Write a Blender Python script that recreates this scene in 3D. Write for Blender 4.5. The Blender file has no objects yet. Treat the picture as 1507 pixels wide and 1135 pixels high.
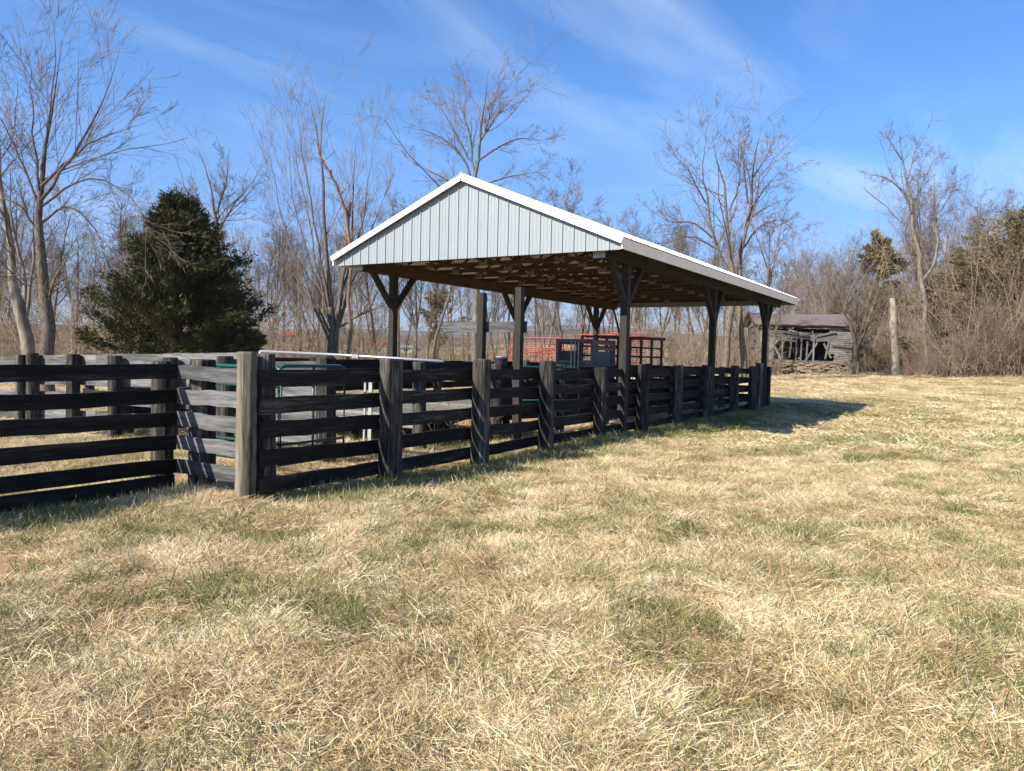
import bpy, math, random
import numpy as np
from mathutils import Matrix, Vector
R = math.radians
rng = np.random.default_rng(7)
random.seed(5)
SC = bpy.context.scene
COL = SC.collection

# ------------------------------------------------------------------ camera
YAW, PITCH, ROLL, EYE = R(31.85), R(-2.13), R(1.33), 1.65
FPX = 1135.0 / 1507.0
fw = np.array([-math.sin(YAW)*math.cos(PITCH), math.cos(YAW)*math.cos(PITCH), math.sin(PITCH)])
r0_ = np.array([math.cos(YAW), math.sin(YAW), 0.0]); u0_ = np.cross(r0_, fw)
rt = r0_*math.cos(ROLL) + u0_*math.sin(ROLL); up = u0_*math.cos(ROLL) - r0_*math.sin(ROLL)
cam = bpy.data.cameras.new('camera'); camo = bpy.data.objects.new('camera', cam); COL.objects.link(camo)
cam.sensor_width = 36; cam.lens = 36*FPX; cam.clip_start = 0.05; cam.clip_end = 12000
m = Matrix.Identity(4)
for i in range(3):
    m[i][0] = rt[i]; m[i][1] = up[i]; m[i][2] = -fw[i]
m[2][3] = EYE
camo.matrix_world = m
SC.camera = camo

# ------------------------------------------------------------------ light
SUN = np.array([-0.56, -1.25, 1.0]); SUN /= np.linalg.norm(SUN)
EL = math.asin(SUN[2]); AZ = math.atan2(SUN[0], SUN[1])
sl = bpy.data.lights.new('sun', 'SUN'); sl.energy = 5.0; sl.angle = R(0.53); sl.color = (1.0, 0.93, 0.82)
so = bpy.data.objects.new('sun', sl); COL.objects.link(so)
so.rotation_euler = Vector(SUN).to_track_quat('Z', 'Y').to_euler()
so.location = (0, 0, 30)
SC.view_settings.view_transform = 'Standard'; SC.view_settings.look = 'None'
SC.view_settings.gamma = 1; SC.view_settings.exposure = 1.06; SC.view_settings.use_curve_mapping = False
SC.cycles.max_bounces = 4; SC.cycles.diffuse_bounces = 2; SC.cycles.transparent_max_bounces = 8
W = bpy.data.worlds.new('World'); SC.world = W; W.use_nodes = True
nt = W.node_tree; nt.nodes.clear()
def N(tree, typ, **kw):
    n = tree.nodes.new(typ)
    for k, v in kw.items():
        if k.startswith('i_'):
            key = k[2:]; key = int(key) if key.isdigit() else key
            n.inputs[key].default_value = v
        else: setattr(n, k, v)
    return n
sky = N(nt, 'ShaderNodeTexSky', sky_type='NISHITA', sun_disc=False)
sky.sun_elevation = EL; sky.sun_rotation = AZ % (2*math.pi)
sky.air_density = 1.0; sky.dust_density = 0.15; sky.ozone_density = 2.2; sky.altitude = 200
bg = N(nt, 'ShaderNodeBackground', i_Strength=0.09)
wo = N(nt, 'ShaderNodeOutputWorld')
tc = N(nt, 'ShaderNodeTexCoord'); sep = N(nt, 'ShaderNodeSeparateXYZ')
nt.links.new(tc.outputs['Generated'], sep.inputs[0])
zz = N(nt, 'ShaderNodeMath', operation='MAXIMUM', i_1=0.06); nt.links.new(sep.outputs[2], zz.inputs[0])
dx = N(nt, 'ShaderNodeMath', operation='DIVIDE'); dy = N(nt, 'ShaderNodeMath', operation='DIVIDE')
nt.links.new(sep.outputs[0], dx.inputs[0]); nt.links.new(zz.outputs[0], dx.inputs[1])
nt.links.new(sep.outputs[1], dy.inputs[0]); nt.links.new(zz.outputs[0], dy.inputs[1])
cmb = N(nt, 'ShaderNodeCombineXYZ'); nt.links.new(dx.outputs[0], cmb.inputs[0]); nt.links.new(dy.outputs[0], cmb.inputs[1])
mp = N(nt, 'ShaderNodeMapping'); mp.inputs['Location'].default_value = (0.7, 3.0, 0); mp.inputs['Rotation'].default_value = (0, 0, R(20)); mp.inputs['Scale'].default_value = (1.5, 0.42, 1)
nt.links.new(cmb.outputs[0], mp.inputs[0])
ns = N(nt, 'ShaderNodeTexNoise', i_Scale=0.9, i_Detail=8.0, i_Roughness=0.58, i_Distortion=0.9)
nt.links.new(mp.outputs[0], ns.inputs['Vector'])
n2 = N(nt, 'ShaderNodeTexNoise', i_Scale=0.33, i_Detail=3.0); mpb = N(nt, 'ShaderNodeMapping'); mpb.inputs['Location'].default_value = (11.2, 4.9, 0); nt.links.new(cmb.outputs[0], mpb.inputs[0]); nt.links.new(mpb.outputs[0], n2.inputs['Vector'])
mr = N(nt, 'ShaderNodeMapRange'); mr.inputs[1].default_value = 0.46; mr.inputs[2].default_value = 0.86
mr2 = N(nt, 'ShaderNodeMapRange'); mr2.inputs[1].default_value = 0.38; mr2.inputs[2].default_value = 0.68
nt.links.new(ns.outputs[0], mr.inputs[0]); nt.links.new(n2.outputs[0], mr2.inputs[0])
mu = N(nt, 'ShaderNodeMath', operation='MULTIPLY'); nt.links.new(mr.outputs[0], mu.inputs[0]); nt.links.new(mr2.outputs[0], mu.inputs[1])
mu2 = N(nt, 'ShaderNodeMath', operation='MULTIPLY', i_1=0.50); nt.links.new(mu.outputs[0], mu2.inputs[0])
hs = N(nt, 'ShaderNodeHueSaturation', i_Saturation=1.30, i_Value=1.0); nt.links.new(sky.outputs[0], hs.inputs['Color'])
tint = N(nt, 'ShaderNodeMixRGB', blend_type='MULTIPLY', i_0=1.0); tint.inputs[2].default_value = (.98, .96, 1.12, 1); nt.links.new(hs.outputs[0], tint.inputs[1])
mx = N(nt, 'ShaderNodeMixRGB'); mx.inputs[2].default_value = (7.0, 7.4, 8.0, 1)
cf_ = N(nt, 'ShaderNodeMapRange', interpolation_type='SMOOTHSTEP'); cf_.inputs[1].default_value = .05; cf_.inputs[2].default_value = .16; nt.links.new(sep.outputs[2], cf_.inputs[0])
mu3 = N(nt, 'ShaderNodeMath', operation='MULTIPLY'); nt.links.new(mu2.outputs[0], mu3.inputs[0]); nt.links.new(cf_.outputs[0], mu3.inputs[1])
nt.links.new(mu3.outputs[0], mx.inputs[0]); hz_ = N(nt, 'ShaderNodeMapRange', interpolation_type='SMOOTHSTEP'); hz_.inputs[1].default_value = 0.0; hz_.inputs[2].default_value = 0.30; nt.links.new(sep.outputs[2], hz_.inputs[0])
hm_ = N(nt, 'ShaderNodeMixRGB'); hm_.inputs[1].default_value = (.42, .50, .66, 1); hm_.inputs[2].default_value = (1, 1, 1, 1); nt.links.new(hz_.outputs[0], hm_.inputs[0])
hq_ = N(nt, 'ShaderNodeMixRGB', blend_type='MULTIPLY', i_0=1.0); nt.links.new(tint.outputs[0], hq_.inputs[1]); nt.links.new(hm_.outputs[0], hq_.inputs[2])
nt.links.new(hq_.outputs[0], mx.inputs[1])
nt.links.new(mx.outputs[0], bg.inputs[0]); nt.links.new(bg.outputs[0], wo.inputs[0])

# ------------------------------------------------------------------ helpers
def sstep(x, a, b):
    t = np.clip((np.asarray(x, float)-a)/(b-a), 0, 1); return t*t*(3-2*t)
CY, SY = math.cos(YAW), math.sin(YAW)
def gz(x, y):
    x = np.asarray(x, float); y = np.asarray(y, float)
    D = -x*SY + y*CY; L = x*CY + y*SY
    amp = 0.10 + 0.55*sstep(L, 2, 18) + 0.95*sstep(L, 22, 42)
    z = sstep(D, 28, 64)*amp
    z = z + 0.018*(np.sin(x*1.3+.7*y)+np.sin(1.1*y-.5*x+1.3)) + 0.014*np.sin(2.9*x+1.9*y) + .012*np.sin(3.7*y-2.1*x) + .014*np.sin(7.3*x+2.2*y+np.sin(2*y))*np.sin(6.1*y-1.7*x)
    z = z - 0.075*(1-sstep(D, 30, 50)) + 0.05*np.exp(-(((x+7.75)/.55)**2 + ((y-5.35)/.5)**2))     # tussock mound beside the corner post
    z = z - 0.07*np.exp(-(((x+6.6)/.5)**2 + ((y-9)/3.0)**2))
    z = z - 2.0*sstep(D, 95, 200)
    return z
def px(x, y, D):
    """world point seen at photo pixel (x,y) at depth D metres (used to lay out real distances)"""
    d = fw + rt*((x-753.5)/1135) - up*((y-567.5)/1135)
    return np.array([0, 0, EYE]) + d*D

class MB:
    def __init__(s): s.v=[]; s.q=[]; s.t=[]; s.n=0; s.at=[]
    def add(s, v, q=None, t=None, att=None):
        v = np.asarray(v, float).reshape(-1, 3)
        if q is not None and len(q): s.q.append(np.asarray(q, int).reshape(-1, 4)+s.n)
        if t is not None and len(t): s.t.append(np.asarray(t, int).reshape(-1, 3)+s.n)
        s.v.append(v); s.n += len(v)
        if att is not None: s.at.append(np.broadcast_to(att, (len(v),)))
        return s
    def box(s, c, size, rot=None):
        h = np.array(size)/2
        v = np.array([[x, y, z] for x in (-1, 1) for y in (-1, 1) for z in (-1, 1)])*h
        if rot is not None: v = v @ np.array(rot).T
        return s.add(v+np.array(c), [[0,1,3,2],[4,6,7,5],[0,4,5,1],[2,3,7,6],[0,2,6,4],[1,5,7,3]])
    def bar(s, a, b, w, h, upv=(0,0,1), seg=1, warp=0):
        a = np.array(a, float); b = np.array(b, float); d = b-a; L = np.linalg.norm(d); d /= L
        u = np.array(upv, float); sd = np.cross(d, u); sd /= np.linalg.norm(sd); u = np.cross(sd, d)
        k = seg+1; vs = []
        for i in range(k):
            t = i/seg; p = a+d*L*t
            if warp and seg > 1:
                p = p + u*random.gauss(0, warp) + sd*random.gauss(0, warp*.6)
            for (i1, i2) in ((-1,-1),(1,-1),(1,1),(-1,1)): vs.append(p+sd*w/2*i1+u*h/2*i2)
        q = [[0,1,2,3], [4*seg+3,4*seg+2,4*seg+1,4*seg]]
        for i in range(seg):
            for j in range(4):
                j2 = (j+1) % 4; q.append([4*i+j, 4*i+4+j, 4*i+4+j2, 4*i+j2])
        return s.add(vs, q)
    def tubes(s, P, Rr, n=4, att=None):
        """P (m,k,3) polylines, Rr (m,k) radii"""
        P = np.asarray(P, float); Rr = np.asarray(Rr, float); m_, k = P.shape[:2]
        d = np.gradient(P, axis=1); d /= np.linalg.norm(d, axis=2, keepdims=True)+1e-9
        dm = d.mean(axis=1); ref = np.where(np.abs(dm[:, 2:3]) > .8, np.array([[1., 0, 0]]), np.array([[0, 0, 1.]]))
        u = np.cross(d, ref[:, None, :]); u /= np.linalg.norm(u, axis=2, keepdims=True)+1e-9
        w = np.cross(d, u)
        a = np.arange(n)*2*math.pi/n
        V = P[:, :, None, :] + Rr[:, :, None, None]*(np.cos(a)[None, None, :, None]*u[:, :, None, :]+np.sin(a)[None, None, :, None]*w[:, :, None, :])
        base = (np.arange(m_)[:, None, None]*k + np.arange(k-1)[None, :, None])*n
        j = np.arange(n)[None, None, :]; j2 = (j+1) % n
        Q = np.stack([base+j, base+j2, base+n+j2, base+n+j], -1).reshape(-1, 4)
        return s.add(V.reshape(-1, 3), Q, att=None if att is None else np.repeat(att, k*n))
    def tube(s, pts, r, n=8, cap=True):
        pts = np.array(pts, float); r = np.broadcast_to(np.array(r, float), (len(pts),))
        b = s.n; s.tubes(pts[None], r[None], n)
        if cap:
            k = len(pts)
            s.add(np.array([pts[0], pts[-1]]))
            s.t.append(np.array([[b+(j+1) % n, b+j, s.n-2] for j in range(n)])); s.t.append(np.array([[b+(k-1)*n+j, b+(k-1)*n+(j+1) % n, s.n-1] for j in range(n)]))
        return s
    def lathe(s, c, prof, n=16, wob=0.0, lean=(0, 0)):
        c = np.array(c, float); a = np.arange(n)*2*math.pi/n; vs = []
        off = np.array([random.gauss(0, wob) for _ in range(n)])
        for (r, z) in prof:
            rr = r*(1+off)
            vs += [[c[0]+rr[i]*math.cos(a[i])+lean[0]*z, c[1]+rr[i]*math.sin(a[i])+lean[1]*z, c[2]+z] for i in range(n)]
        k = len(prof); q = [[i*n+j, i*n+(j+1) % n, (i+1)*n+(j+1) % n, (i+1)*n+j] for i in range(k-1) for j in range(n)]
        b = s.n; s.add(vs, q)
        s.add([[c[0]+lean[0]*prof[0][1], c[1]+lean[1]*prof[0][1], c[2]+prof[0][1]], [c[0]+lean[0]*prof[-1][1], c[1]+lean[1]*prof[-1][1], c[2]+prof[-1][1]]])
        s.t.append(np.array([[b+(j+1) % n, b+j, s.n-2] for j in range(n)])); s.t.append(np.array([[b+(k-1)*n+j, b+(k-1)*n+(j+1) % n, s.n-1] for j in range(n)]))
        return s
    def mesh(s, name, org=(0, 0, 0), smooth=False, attname=None):
        me = bpy.data.meshes.new(name)
        v = np.concatenate(s.v) - np.array(org, float)
        q = np.concatenate(s.q) if s.q else np.zeros((0, 4), int)
        t = np.concatenate(s.t) if s.t else np.zeros((0, 3), int)
        me.vertices.add(len(v)); me.vertices.foreach_set('co', v.astype(np.float32).ravel())
        li = np.concatenate([q.ravel(), t.ravel()]).astype(np.int32)
        me.loops.add(len(li)); me.loops.foreach_set('vertex_index', li)
        ls = np.concatenate([np.arange(len(q))*4, len(q)*4+np.arange(len(t))*3]).astype(np.int32)
        me.polygons.add(len(ls)); me.polygons.foreach_set('loop_start', ls)
        me.polygons.foreach_set('use_smooth', np.full(len(ls), bool(smooth)))
        if attname and s.at:
            A = me.attributes.new(attname, 'FLOAT', 'POINT'); A.data.foreach_set('value', np.concatenate(s.at).astype(np.float32))
        me.update(calc_edges=True); me.validate(verbose=False)
        return me
    def build(s, name, mat, parent=None, smooth=False, attname=None, org=None):
        o0 = org if org is not None else (tuple(parent.get('_o', (0, 0, 0))) if parent is not None else (0, 0, 0))
        me = s.mesh(name, o0, smooth, attname)
        return obj(name, me, mat, parent, org=o0 if parent is None else None)
def obj(name, me, mat, parent=None, org=None):
    o = bpy.data.objects.new(name, me); COL.objects.link(o)
    if mat is not None and not me.materials: me.materials.append(mat)
    if parent is not None:
        o.parent = parent
        ORG[o.name] = None
    if org is not None: o.location = org
    o_origin = parent.get('_o', (0, 0, 0)) if parent is not None else (org or (0, 0, 0))
    o['_o'] = [float(x) for x in o_origin]
    return o
ORG = {}
def tag(o, label=None, cat=None, group=None, kind=None):
    if label: o['label'] = label
    if cat: o['category'] = cat
    if group: o['group'] = group
    if kind: o['kind'] = kind
    return o
def thing(name, label, cat, loc=(0, 0, 0), group=None, rz=0):
    o = bpy.data.objects.new(name, None); COL.objects.link(o); o.location = loc; o.rotation_euler = (0, 0, rz)
    o.empty_display_size = .2; o['_o'] = [float(x) for x in loc]
    return tag(o, label, cat, group)
def copy_tree(o, parent=None):
    c = o.copy(); COL.objects.link(c); c.parent = parent
    for ch in list(o.children): copy_tree(ch, c)
    return c

# ------------------------------------------------------------------ materials
def newmat(name, rough=0.8, spec=0.3):
    mt = bpy.data.materials.new(name); mt.use_nodes = True; t = mt.node_tree
    b = t.nodes['Principled BSDF']; b.inputs['Roughness'].default_value = rough; b.inputs['Specular IOR Level'].default_value = spec
    return mt, t, b
def ramp(t, stops, src):
    r = t.nodes.new('ShaderNodeValToRGB'); e = r.color_ramp.elements
    while len(e) < len(stops): e.new(0.5)
    for i, (p, c) in enumerate(stops): e[i].position = p; e[i].color = (*c, 1)
    t.links.new(src, r.inputs[0]); return r
def objcoord(t, scale=(1, 1, 1), rnd=True):
    tcn = t.nodes.new('ShaderNodeTexCoord'); mpn = t.nodes.new('ShaderNodeMapping'); mpn.inputs['Scale'].default_value = scale
    if rnd:
        oi = t.nodes.new('ShaderNodeObjectInfo'); ml = N(t, 'ShaderNodeMath', operation='MULTIPLY', i_1=37.0)
        t.links.new(oi.outputs['Random'], ml.inputs[0]); ad = N(t, 'ShaderNodeVectorMath', operation='ADD')
        t.links.new(tcn.outputs['Object'], ad.inputs[0]); t.links.new(ml.outputs[0], ad.inputs[1]); t.links.new(ad.outputs[0], mpn.inputs[0])
    else: t.links.new(tcn.outputs['Object'], mpn.inputs[0])
    return mpn.outputs[0]
def noise(t, vec, scale, detail=4, rough=.6, dist=0):
    n = N(t, 'ShaderNodeTexNoise', i_Scale=scale, i_Detail=detail, i_Roughness=rough, i_Distortion=dist)
    t.links.new(vec, n.inputs['Vector']); return n.outputs[0]
def bump(t, b, h, strength, dist=.01):
    n = N(t, 'ShaderNodeBump', i_Strength=strength, i_Distance=dist); t.links.new(h, n.inputs['Height']); t.links.new(n.outputs[0], b.inputs['Normal'])
def mix(t, f, a, b_, mode='MIX'):
    n = t.nodes.new('ShaderNodeMixRGB'); n.blend_type = mode
    for i, s in ((0, f), (1, a), (2, b_)):
        if hasattr(s, 'links') or isinstance(s, bpy.types.NodeSocket): t.links.new(s, n.inputs[i])
        else: n.inputs[i].default_value = s if i == 0 else (*s, 1)
    return n.outputs[0]
def wood(name, axis, dark, light, lo=.42, hi=.68, scale=1.0, mid=None, var=.35, rough=.85, bmp=.5):
    mt, t, b = newmat(name, rough, .2)
    sc = [14, 14, 14]; sc['XYZ'.index(axis)] = 1.1
    v = objcoord(t, tuple(scale*s for s in sc))
    n1 = noise(t, v, 2.2, 8, .7, .3)
    v2 = objcoord(t, tuple(scale*s*.22 for s in sc)); n_2 = noise(t, v2, 1.6, 5, .65)
    ad = N(t, 'ShaderNodeMath', operation='ADD'); t.links.new(n1, ad.inputs[0]); t.links.new(n_2, ad.inputs[1])
    hf = N(t, 'ShaderNodeMath', operation='MULTIPLY', i_1=.5); t.links.new(ad.outputs[0], hf.inputs[0])
    st = [(lo, dark), ((lo+hi)/2, mid or tuple((a+c)/2 for a, c in zip(dark, light))), (hi, light)]
    r = ramp(t, st, hf.outputs[0])
    oi = t.nodes.new('ShaderNodeObjectInfo'); mrn = N(t, 'ShaderNodeMapRange'); mrn.inputs[3].default_value = 1-var; mrn.inputs[4].default_value = 1+var
    t.links.new(oi.outputs['Random'], mrn.inputs[0])
    vm = N(t, 'ShaderNodeVectorMath', operation='SCALE'); t.links.new(r.outputs[0], vm.inputs[0]); t.links.new(mrn.outputs[0], vm.inputs['Scale'])
    t.links.new(vm.outputs[0], b.inputs['Base Color']); bump(t, b, n1, bmp, .012)
    return mt
BLK_ = (.016, .0145, .013); GRY = (.23, .22, .20)
M = {}
for ax in 'XYZ':
    M['rail'+ax] = wood('weathered_black_board_'+ax, ax, (.008, .0072, .0066), (.12, .110, .096), .45, .68, mid=(.024, .021, .018))
    M['worn'+ax] = wood('worn_grey_board_'+ax, ax, (.03, .03, .03), (.24, .238, .235), .38, .66, mid=(.12, .119, .117))
    M['timber'+ax] = wood('dark_stained_timber_'+ax, ax, (.015, .0135, .012), (.066, .057, .048), .35, .75, var=.2)
    M['brown'+ax] = wood('unpainted_lumber_'+ax, ax, (.055, .034, .021), (.125, .080, .047), .35, .7, var=.25)
    M['barn'+ax] = wood('bleached_barn_board_'+ax, ax, (.05, .046, .041), (.27, .255, .23), .36, .66, var=.35)
M['postZ'] = wood('weathered_post', 'Z', (.011, .010, .009), (.31, .287, .25), .43, .66, mid=(.07, .063, .054), bmp=.9)
M['paleposts'] = wood('bleached_post', 'Z', (.03, .026, .02), (.26, .228, .17), .38, .66, bmp=.9)
def plain(name, c, rough=.5, metal=0, nscale=6, var=.15, spec=.4):
    mt, t, b = newmat(name, rough, spec); b.inputs['Metallic'].default_value = metal
    n = noise(t, objcoord(t), nscale, 6, .65)
    r = ramp(t, [(.3, tuple(x*(1-var) for x in c)), (.7, tuple(min(1, x*(1+var)) for x in c))], n)
    t.links.new(r.outputs[0], b.inputs['Base Color']); bump(t, b, n, .08, .004); return mt
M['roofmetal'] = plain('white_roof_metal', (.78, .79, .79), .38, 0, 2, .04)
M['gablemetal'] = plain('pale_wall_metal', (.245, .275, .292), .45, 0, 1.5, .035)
M['trim'] = plain('white_trim', (.80, .81, .80), .4, 0, 3, .03)
M['fascia'] = plain('cream_fascia', (.93, .82, .62), .6, 0, 4, .08)
M['galv'] = plain('galvanised_steel', (.33, .345, .37), .45, .5, 9, .15)
M['plate'] = plain('truss_plate', (.22, .22, .21), .4, .4, 40, .2)
M['green'] = plain('green_gate_paint', (.007, .06, .05), .35, 0, 9, .2)
M['red'] = plain('red_gate_paint', (.27, .05, .043), .5, 0, 9, .15)
M['steel'] = plain('blue_grey_steel', (.055, .072, .088), .45, .0, 7, .3)
M['darksteel'] = plain('dark_steel', (.02, .022, .025), .5, 0, 7, .3)
M['rust'] = plain('rusty_iron', (.065, .027, .02), .8, 0, 6, .5)
M['dark'] = plain('dark_interior_wood', (.03, .025, .02), .9)
M['white'] = plain('white_board', (.33, .33, .31), .6)

def bark(name, a, b_, sc=5):
    mt, t, b = newmat(name, .9, .15)
    v = objcoord(t, (sc, sc, sc*.3)); n = noise(t, v, 2.0, 8, .7)
    r = ramp(t, [(.32, a), (.68, b_)], n); oi = t.nodes.new('ShaderNodeObjectInfo')
    mrn = N(t, 'ShaderNodeMapRange'); mrn.inputs[3].default_value = .75; mrn.inputs[4].default_value = 1.2; t.links.new(oi.outputs['Random'], mrn.inputs[0])
    vm = N(t, 'ShaderNodeVectorMath', operation='SCALE'); t.links.new(r.outputs[0], vm.inputs[0]); t.links.new(mrn.outputs[0], vm.inputs['Scale'])
    t.links.new(vm.outputs[0], b.inputs['Base Color']); bump(t, b, n, .8, .03); return mt
M['bark'] = bark('grey_brown_bark', (.026, .02, .016), (.22, .18, .14), 8)
M['deadwood'] = bark('bleached_deadwood', (.17, .14, .10), (.48, .43, .35), 3)
M['barkdark'] = bark('dark_bark', (.035, .028, .022), (.13, .10, .08))
M['barkpale'] = bark('sycamore_bark', (.07, .057, .045), (.29, .255, .21), 2.2)
M['twig'] = bark('twig_bark', (.10, .075, .056), (.21, .165, .125), 1)
M['brush'] = bark('brush_stems', (.12, .09, .06), (.30, .235, .165), .6)
M['vine'] = bark('dry_vine', (.10, .062, .042), (.25, .17, .115), 2)
def leafmat(name, stops, nsc=.9, rough=.7):
    mt, t, b = newmat(name, rough, .2)
    at = N(t, 'ShaderNodeAttribute', attribute_name='rnd'); n = noise(t, objcoord(t), nsc, 3, .6)
    ad = N(t, 'ShaderNodeMath', operation='ADD'); t.links.new(at.outputs['Fac'], ad.inputs[0]); t.links.new(n, ad.inputs[1])
    h = N(t, 'ShaderNodeMath', operation='MULTIPLY', i_1=.5); t.links.new(ad.outputs[0], h.inputs[0])
    r = ramp(t, stops, h.outputs[0]); t.links.new(r.outputs[0], b.inputs['Base Color']); return mt
M['cedar'] = leafmat('cedar_foliage', [(.2, (.018, .024, .008)), (.5, (.046, .051, .016)), (.8, (.125, .095, .036))])
M['cedarbrown'] = leafmat('olive_brown_foliage', [(.2, (.05, .05, .02)), (.5, (.12, .10, .045)), (.8, (.23, .175, .10))])
M['weed'] = leafmat('dry_weed', [(.2, (.22, .14, .08)), (.8, (.42, .30, .18))])
def grassmat(name, stops, transl=.25):
    mt, t, b = newmat(name, .65, .25)
    at = N(t, 'ShaderNodeAttribute', attribute_name='rnd'); oi = t.nodes.new('ShaderNodeObjectInfo')
    ad = N(t, 'ShaderNodeMath', operation='MULTIPLY_ADD', i_1=.62, i_2=0); t.links.new(at.outputs['Fac'], ad.inputs[0])
    m2 = N(t, 'ShaderNodeMath', operation='MULTIPLY', i_1=.38); t.links.new(oi.outputs['Random'], m2.inputs[0]); t.links.new(m2.outputs[0], ad.inputs[2])
    nz = noise(t, oi.outputs['Location'], 1.1, 4, .65); mm = N(t, 'ShaderNodeMapRange'); mm.inputs[1].default_value = .3; mm.inputs[2].default_value = .7; mm.inputs[3].default_value = -.15; mm.inputs[4].default_value = .20; t.links.new(nz, mm.inputs[0])
    a3 = N(t, 'ShaderNodeMath', operation='ADD'); t.links.new(ad.outputs[0], a3.inputs[0]); t.links.new(mm.outputs[0], a3.inputs[1])
    r = ramp(t, stops, a3.outputs[0]); t.links.new(r.outputs[0], b.inputs['Base Color'])
    tr = t.nodes.new('ShaderNodeBsdfTranslucent'); t.links.new(r.outputs[0], tr.inputs[0])
    ms = N(t, 'ShaderNodeMixShader', i_0=transl); t.links.new(b.outputs[0], ms.inputs[1]); t.links.new(tr.outputs[0], ms.inputs[2])
    t.links.new(ms.outputs[0], t.nodes['Material Output'].inputs[0]); return mt
M['straw'] = grassmat('straw_blades', [(.0, (.13, .07, .03)), (.25, (.40, .275, .13)), (.5, (.66, .51, .29)), (.85, (.88, .78, .54))])
M['grass'] = grassmat('green_blades', [(.0, (.06, .085, .022)), (.4, (.15, .175, .05)), (.75, (.30, .29, .11)), (1., (.52, .46, .24))], .35)

# ground
def groundmat():
    mt, t, b = newmat('field_ground', .95, .1)
    g = t.nodes.new('ShaderNodeNewGeometry').outputs['Position']
    na = noise(t, g, .35, 6, .6); nb = noise(t, g, 3.5, 8, .7, .4); nc = noise(t, g, 22, 6, .75, .8)
    straw = ramp(t, [(.3, (.22, .14, .07)), (.5, (.46, .35, .19)), (.72, (.66, .54, .34))], nc)
    grn = ramp(t, [(.3, (.07, .085, .03)), (.7, (.21, .205, .085))], nc)
    ad = N(t, 'ShaderNodeMath', operation='ADD'); t.links.new(na, ad.inputs[0]); t.links.new(nb, ad.inputs[1])
    f = N(t, 'ShaderNodeMapRange'); f.inputs[1].default_value = 1.0; f.inputs[2].default_value = 1.28; t.links.new(ad.outputs[0], f.inputs[0])
    f2 = N(t, 'ShaderNodeMath', operation='MULTIPLY', i_1=.75); t.links.new(f.outputs[0], f2.inputs[0])
    c = mix(t, f2.outputs[0], straw.outputs[0], grn.outputs[0])
    nd = noise(t, g, .8, 5, .6, .3); fd = N(t, 'ShaderNodeMapRange'); fd.inputs[1].default_value = .60; fd.inputs[2].default_value = .70; t.links.new(nd, fd.inputs[0])
    c = mix(t, fd.outputs[0], c, (.30, .165, .085))
    da = N(t, 'ShaderNodeAttribute', attribute_name='dirt'); c = mix(t, da.outputs['Fac'], c, ramp(t, [(.3, (.26, .15, .075)), (.7, (.46, .31, .18))], nc).outputs[0])
    t.links.new(c, b.inputs['Base Color']); bump(t, b, nc, .8, .05); return mt
M['ground'] = groundmat()
DIRT = [(-11.4, 22.5, 3.4, 9.5), (*px(5, 803, 6.1)[:2], .8, .42), (-7.3, 9.6, .45, 2.6), (-7.5, 12.6, .4, 1.2), (-6.4, 15.2, .5, .8)]
def dirtmask(x, y):
    d = np.zeros_like(np.asarray(x, float))
    for (a, b, u, v) in DIRT: d = np.maximum(d, np.exp(-(((x-a)/u)**2+((y-b)/v)**2)**1.5))
    return d
def build_ground():
    mb = MB(); nr, na = 240, 260
    rr = 0.25*np.exp(np.linspace(0, math.log(4200/0.25), nr)); aa = np.linspace(0, 2*math.pi, na, endpoint=False)
    X = rr[:, None]*np.cos(aa); Y = rr[:, None]*np.sin(aa); Z = gz(X, Y) - 0.004
    V = np.stack([X, Y, Z], -1).reshape(-1, 3)
    i = np.arange(nr-1)[:, None]*na; j = np.arange(na)[None]; j2 = (j+1) % na
    Q = np.stack([i+j, i+na+j, i+na+j2, i+j2], -1).reshape(-1, 4)
    mb.add(V, Q, att=dirtmask(X, Y).ravel()); c = mb.n; mb.add([[0, 0, float(gz(0, 0))]], att=0); mb.t.append(np.array([[k, (k+1) % na, c] for k in range(na)]))
    o = mb.build('ground', M['ground'], smooth=True, attname='dirt'); tag(o, 'pasture of matted dry grass with green patches', None, None, 'structure')
build_ground()
# distant hills
def hillmat(name, a, b_, sc):
    mt, t, b = newmat(name, .95, .05); g = t.nodes.new('ShaderNodeNewGeometry').outputs['Position']
    r = ramp(t, [(.4, a), (.62, b_)], noise(t, g, sc, 7, .7)); t.links.new(r.outputs[0], b.inputs['Base Color']); return mt
def ridge(name, label, D, width, hfun, depth, mat, n=160):
    mb = MB(); L = np.linspace(-width, width, n); rows = [(0, 0), (.25, .45), (.6, .85), (1., 1.), (1.6, .8)]
    vs = []
    for (a, hh) in rows:
        P = np.outer(L, [CY, SY, 0])+np.array([-SY, CY, 0])*(D+depth*a); P[:, 2] = -2.5+hfun(L)*hh; vs.append(P)
    V = np.concatenate(vs); q = [[i*n+j, i*n+j+1, (i+1)*n+j+1, (i+1)*n+j] for i in range(len(rows)-1) for j in range(n-1)]
    o = mb.add(V, q).build(name, mat, smooth=True); tag(o, label, None, None, 'structure'); return o
ridge('field_hill', 'tan rising field beyond the creek trees', 230, 420, lambda L: 11+2.5*np.sin(L/70)+1.5*np.sin(L/23+1), 260, hillmat('far_field', (.15, .125, .07), (.40, .31, .17), .02))
ridge('wooded_hill', 'brown wooded hill behind the far fields', 620, 1200, lambda L: 30+7*np.sin(L/160+.6)+3*np.sin(L/47), 300, hillmat('far_wood', (.075, .06, .05), (.17, .135, .11), .03))
ridge('mountain', 'blue mountain ridge on the horizon', 3300, 4000, lambda L: 120+35*np.sin(L/700+1)+14*np.sin(L/210), 500, hillmat('far_mountain', (.06, .065, .06), (.11, .11, .095), .004))

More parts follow.
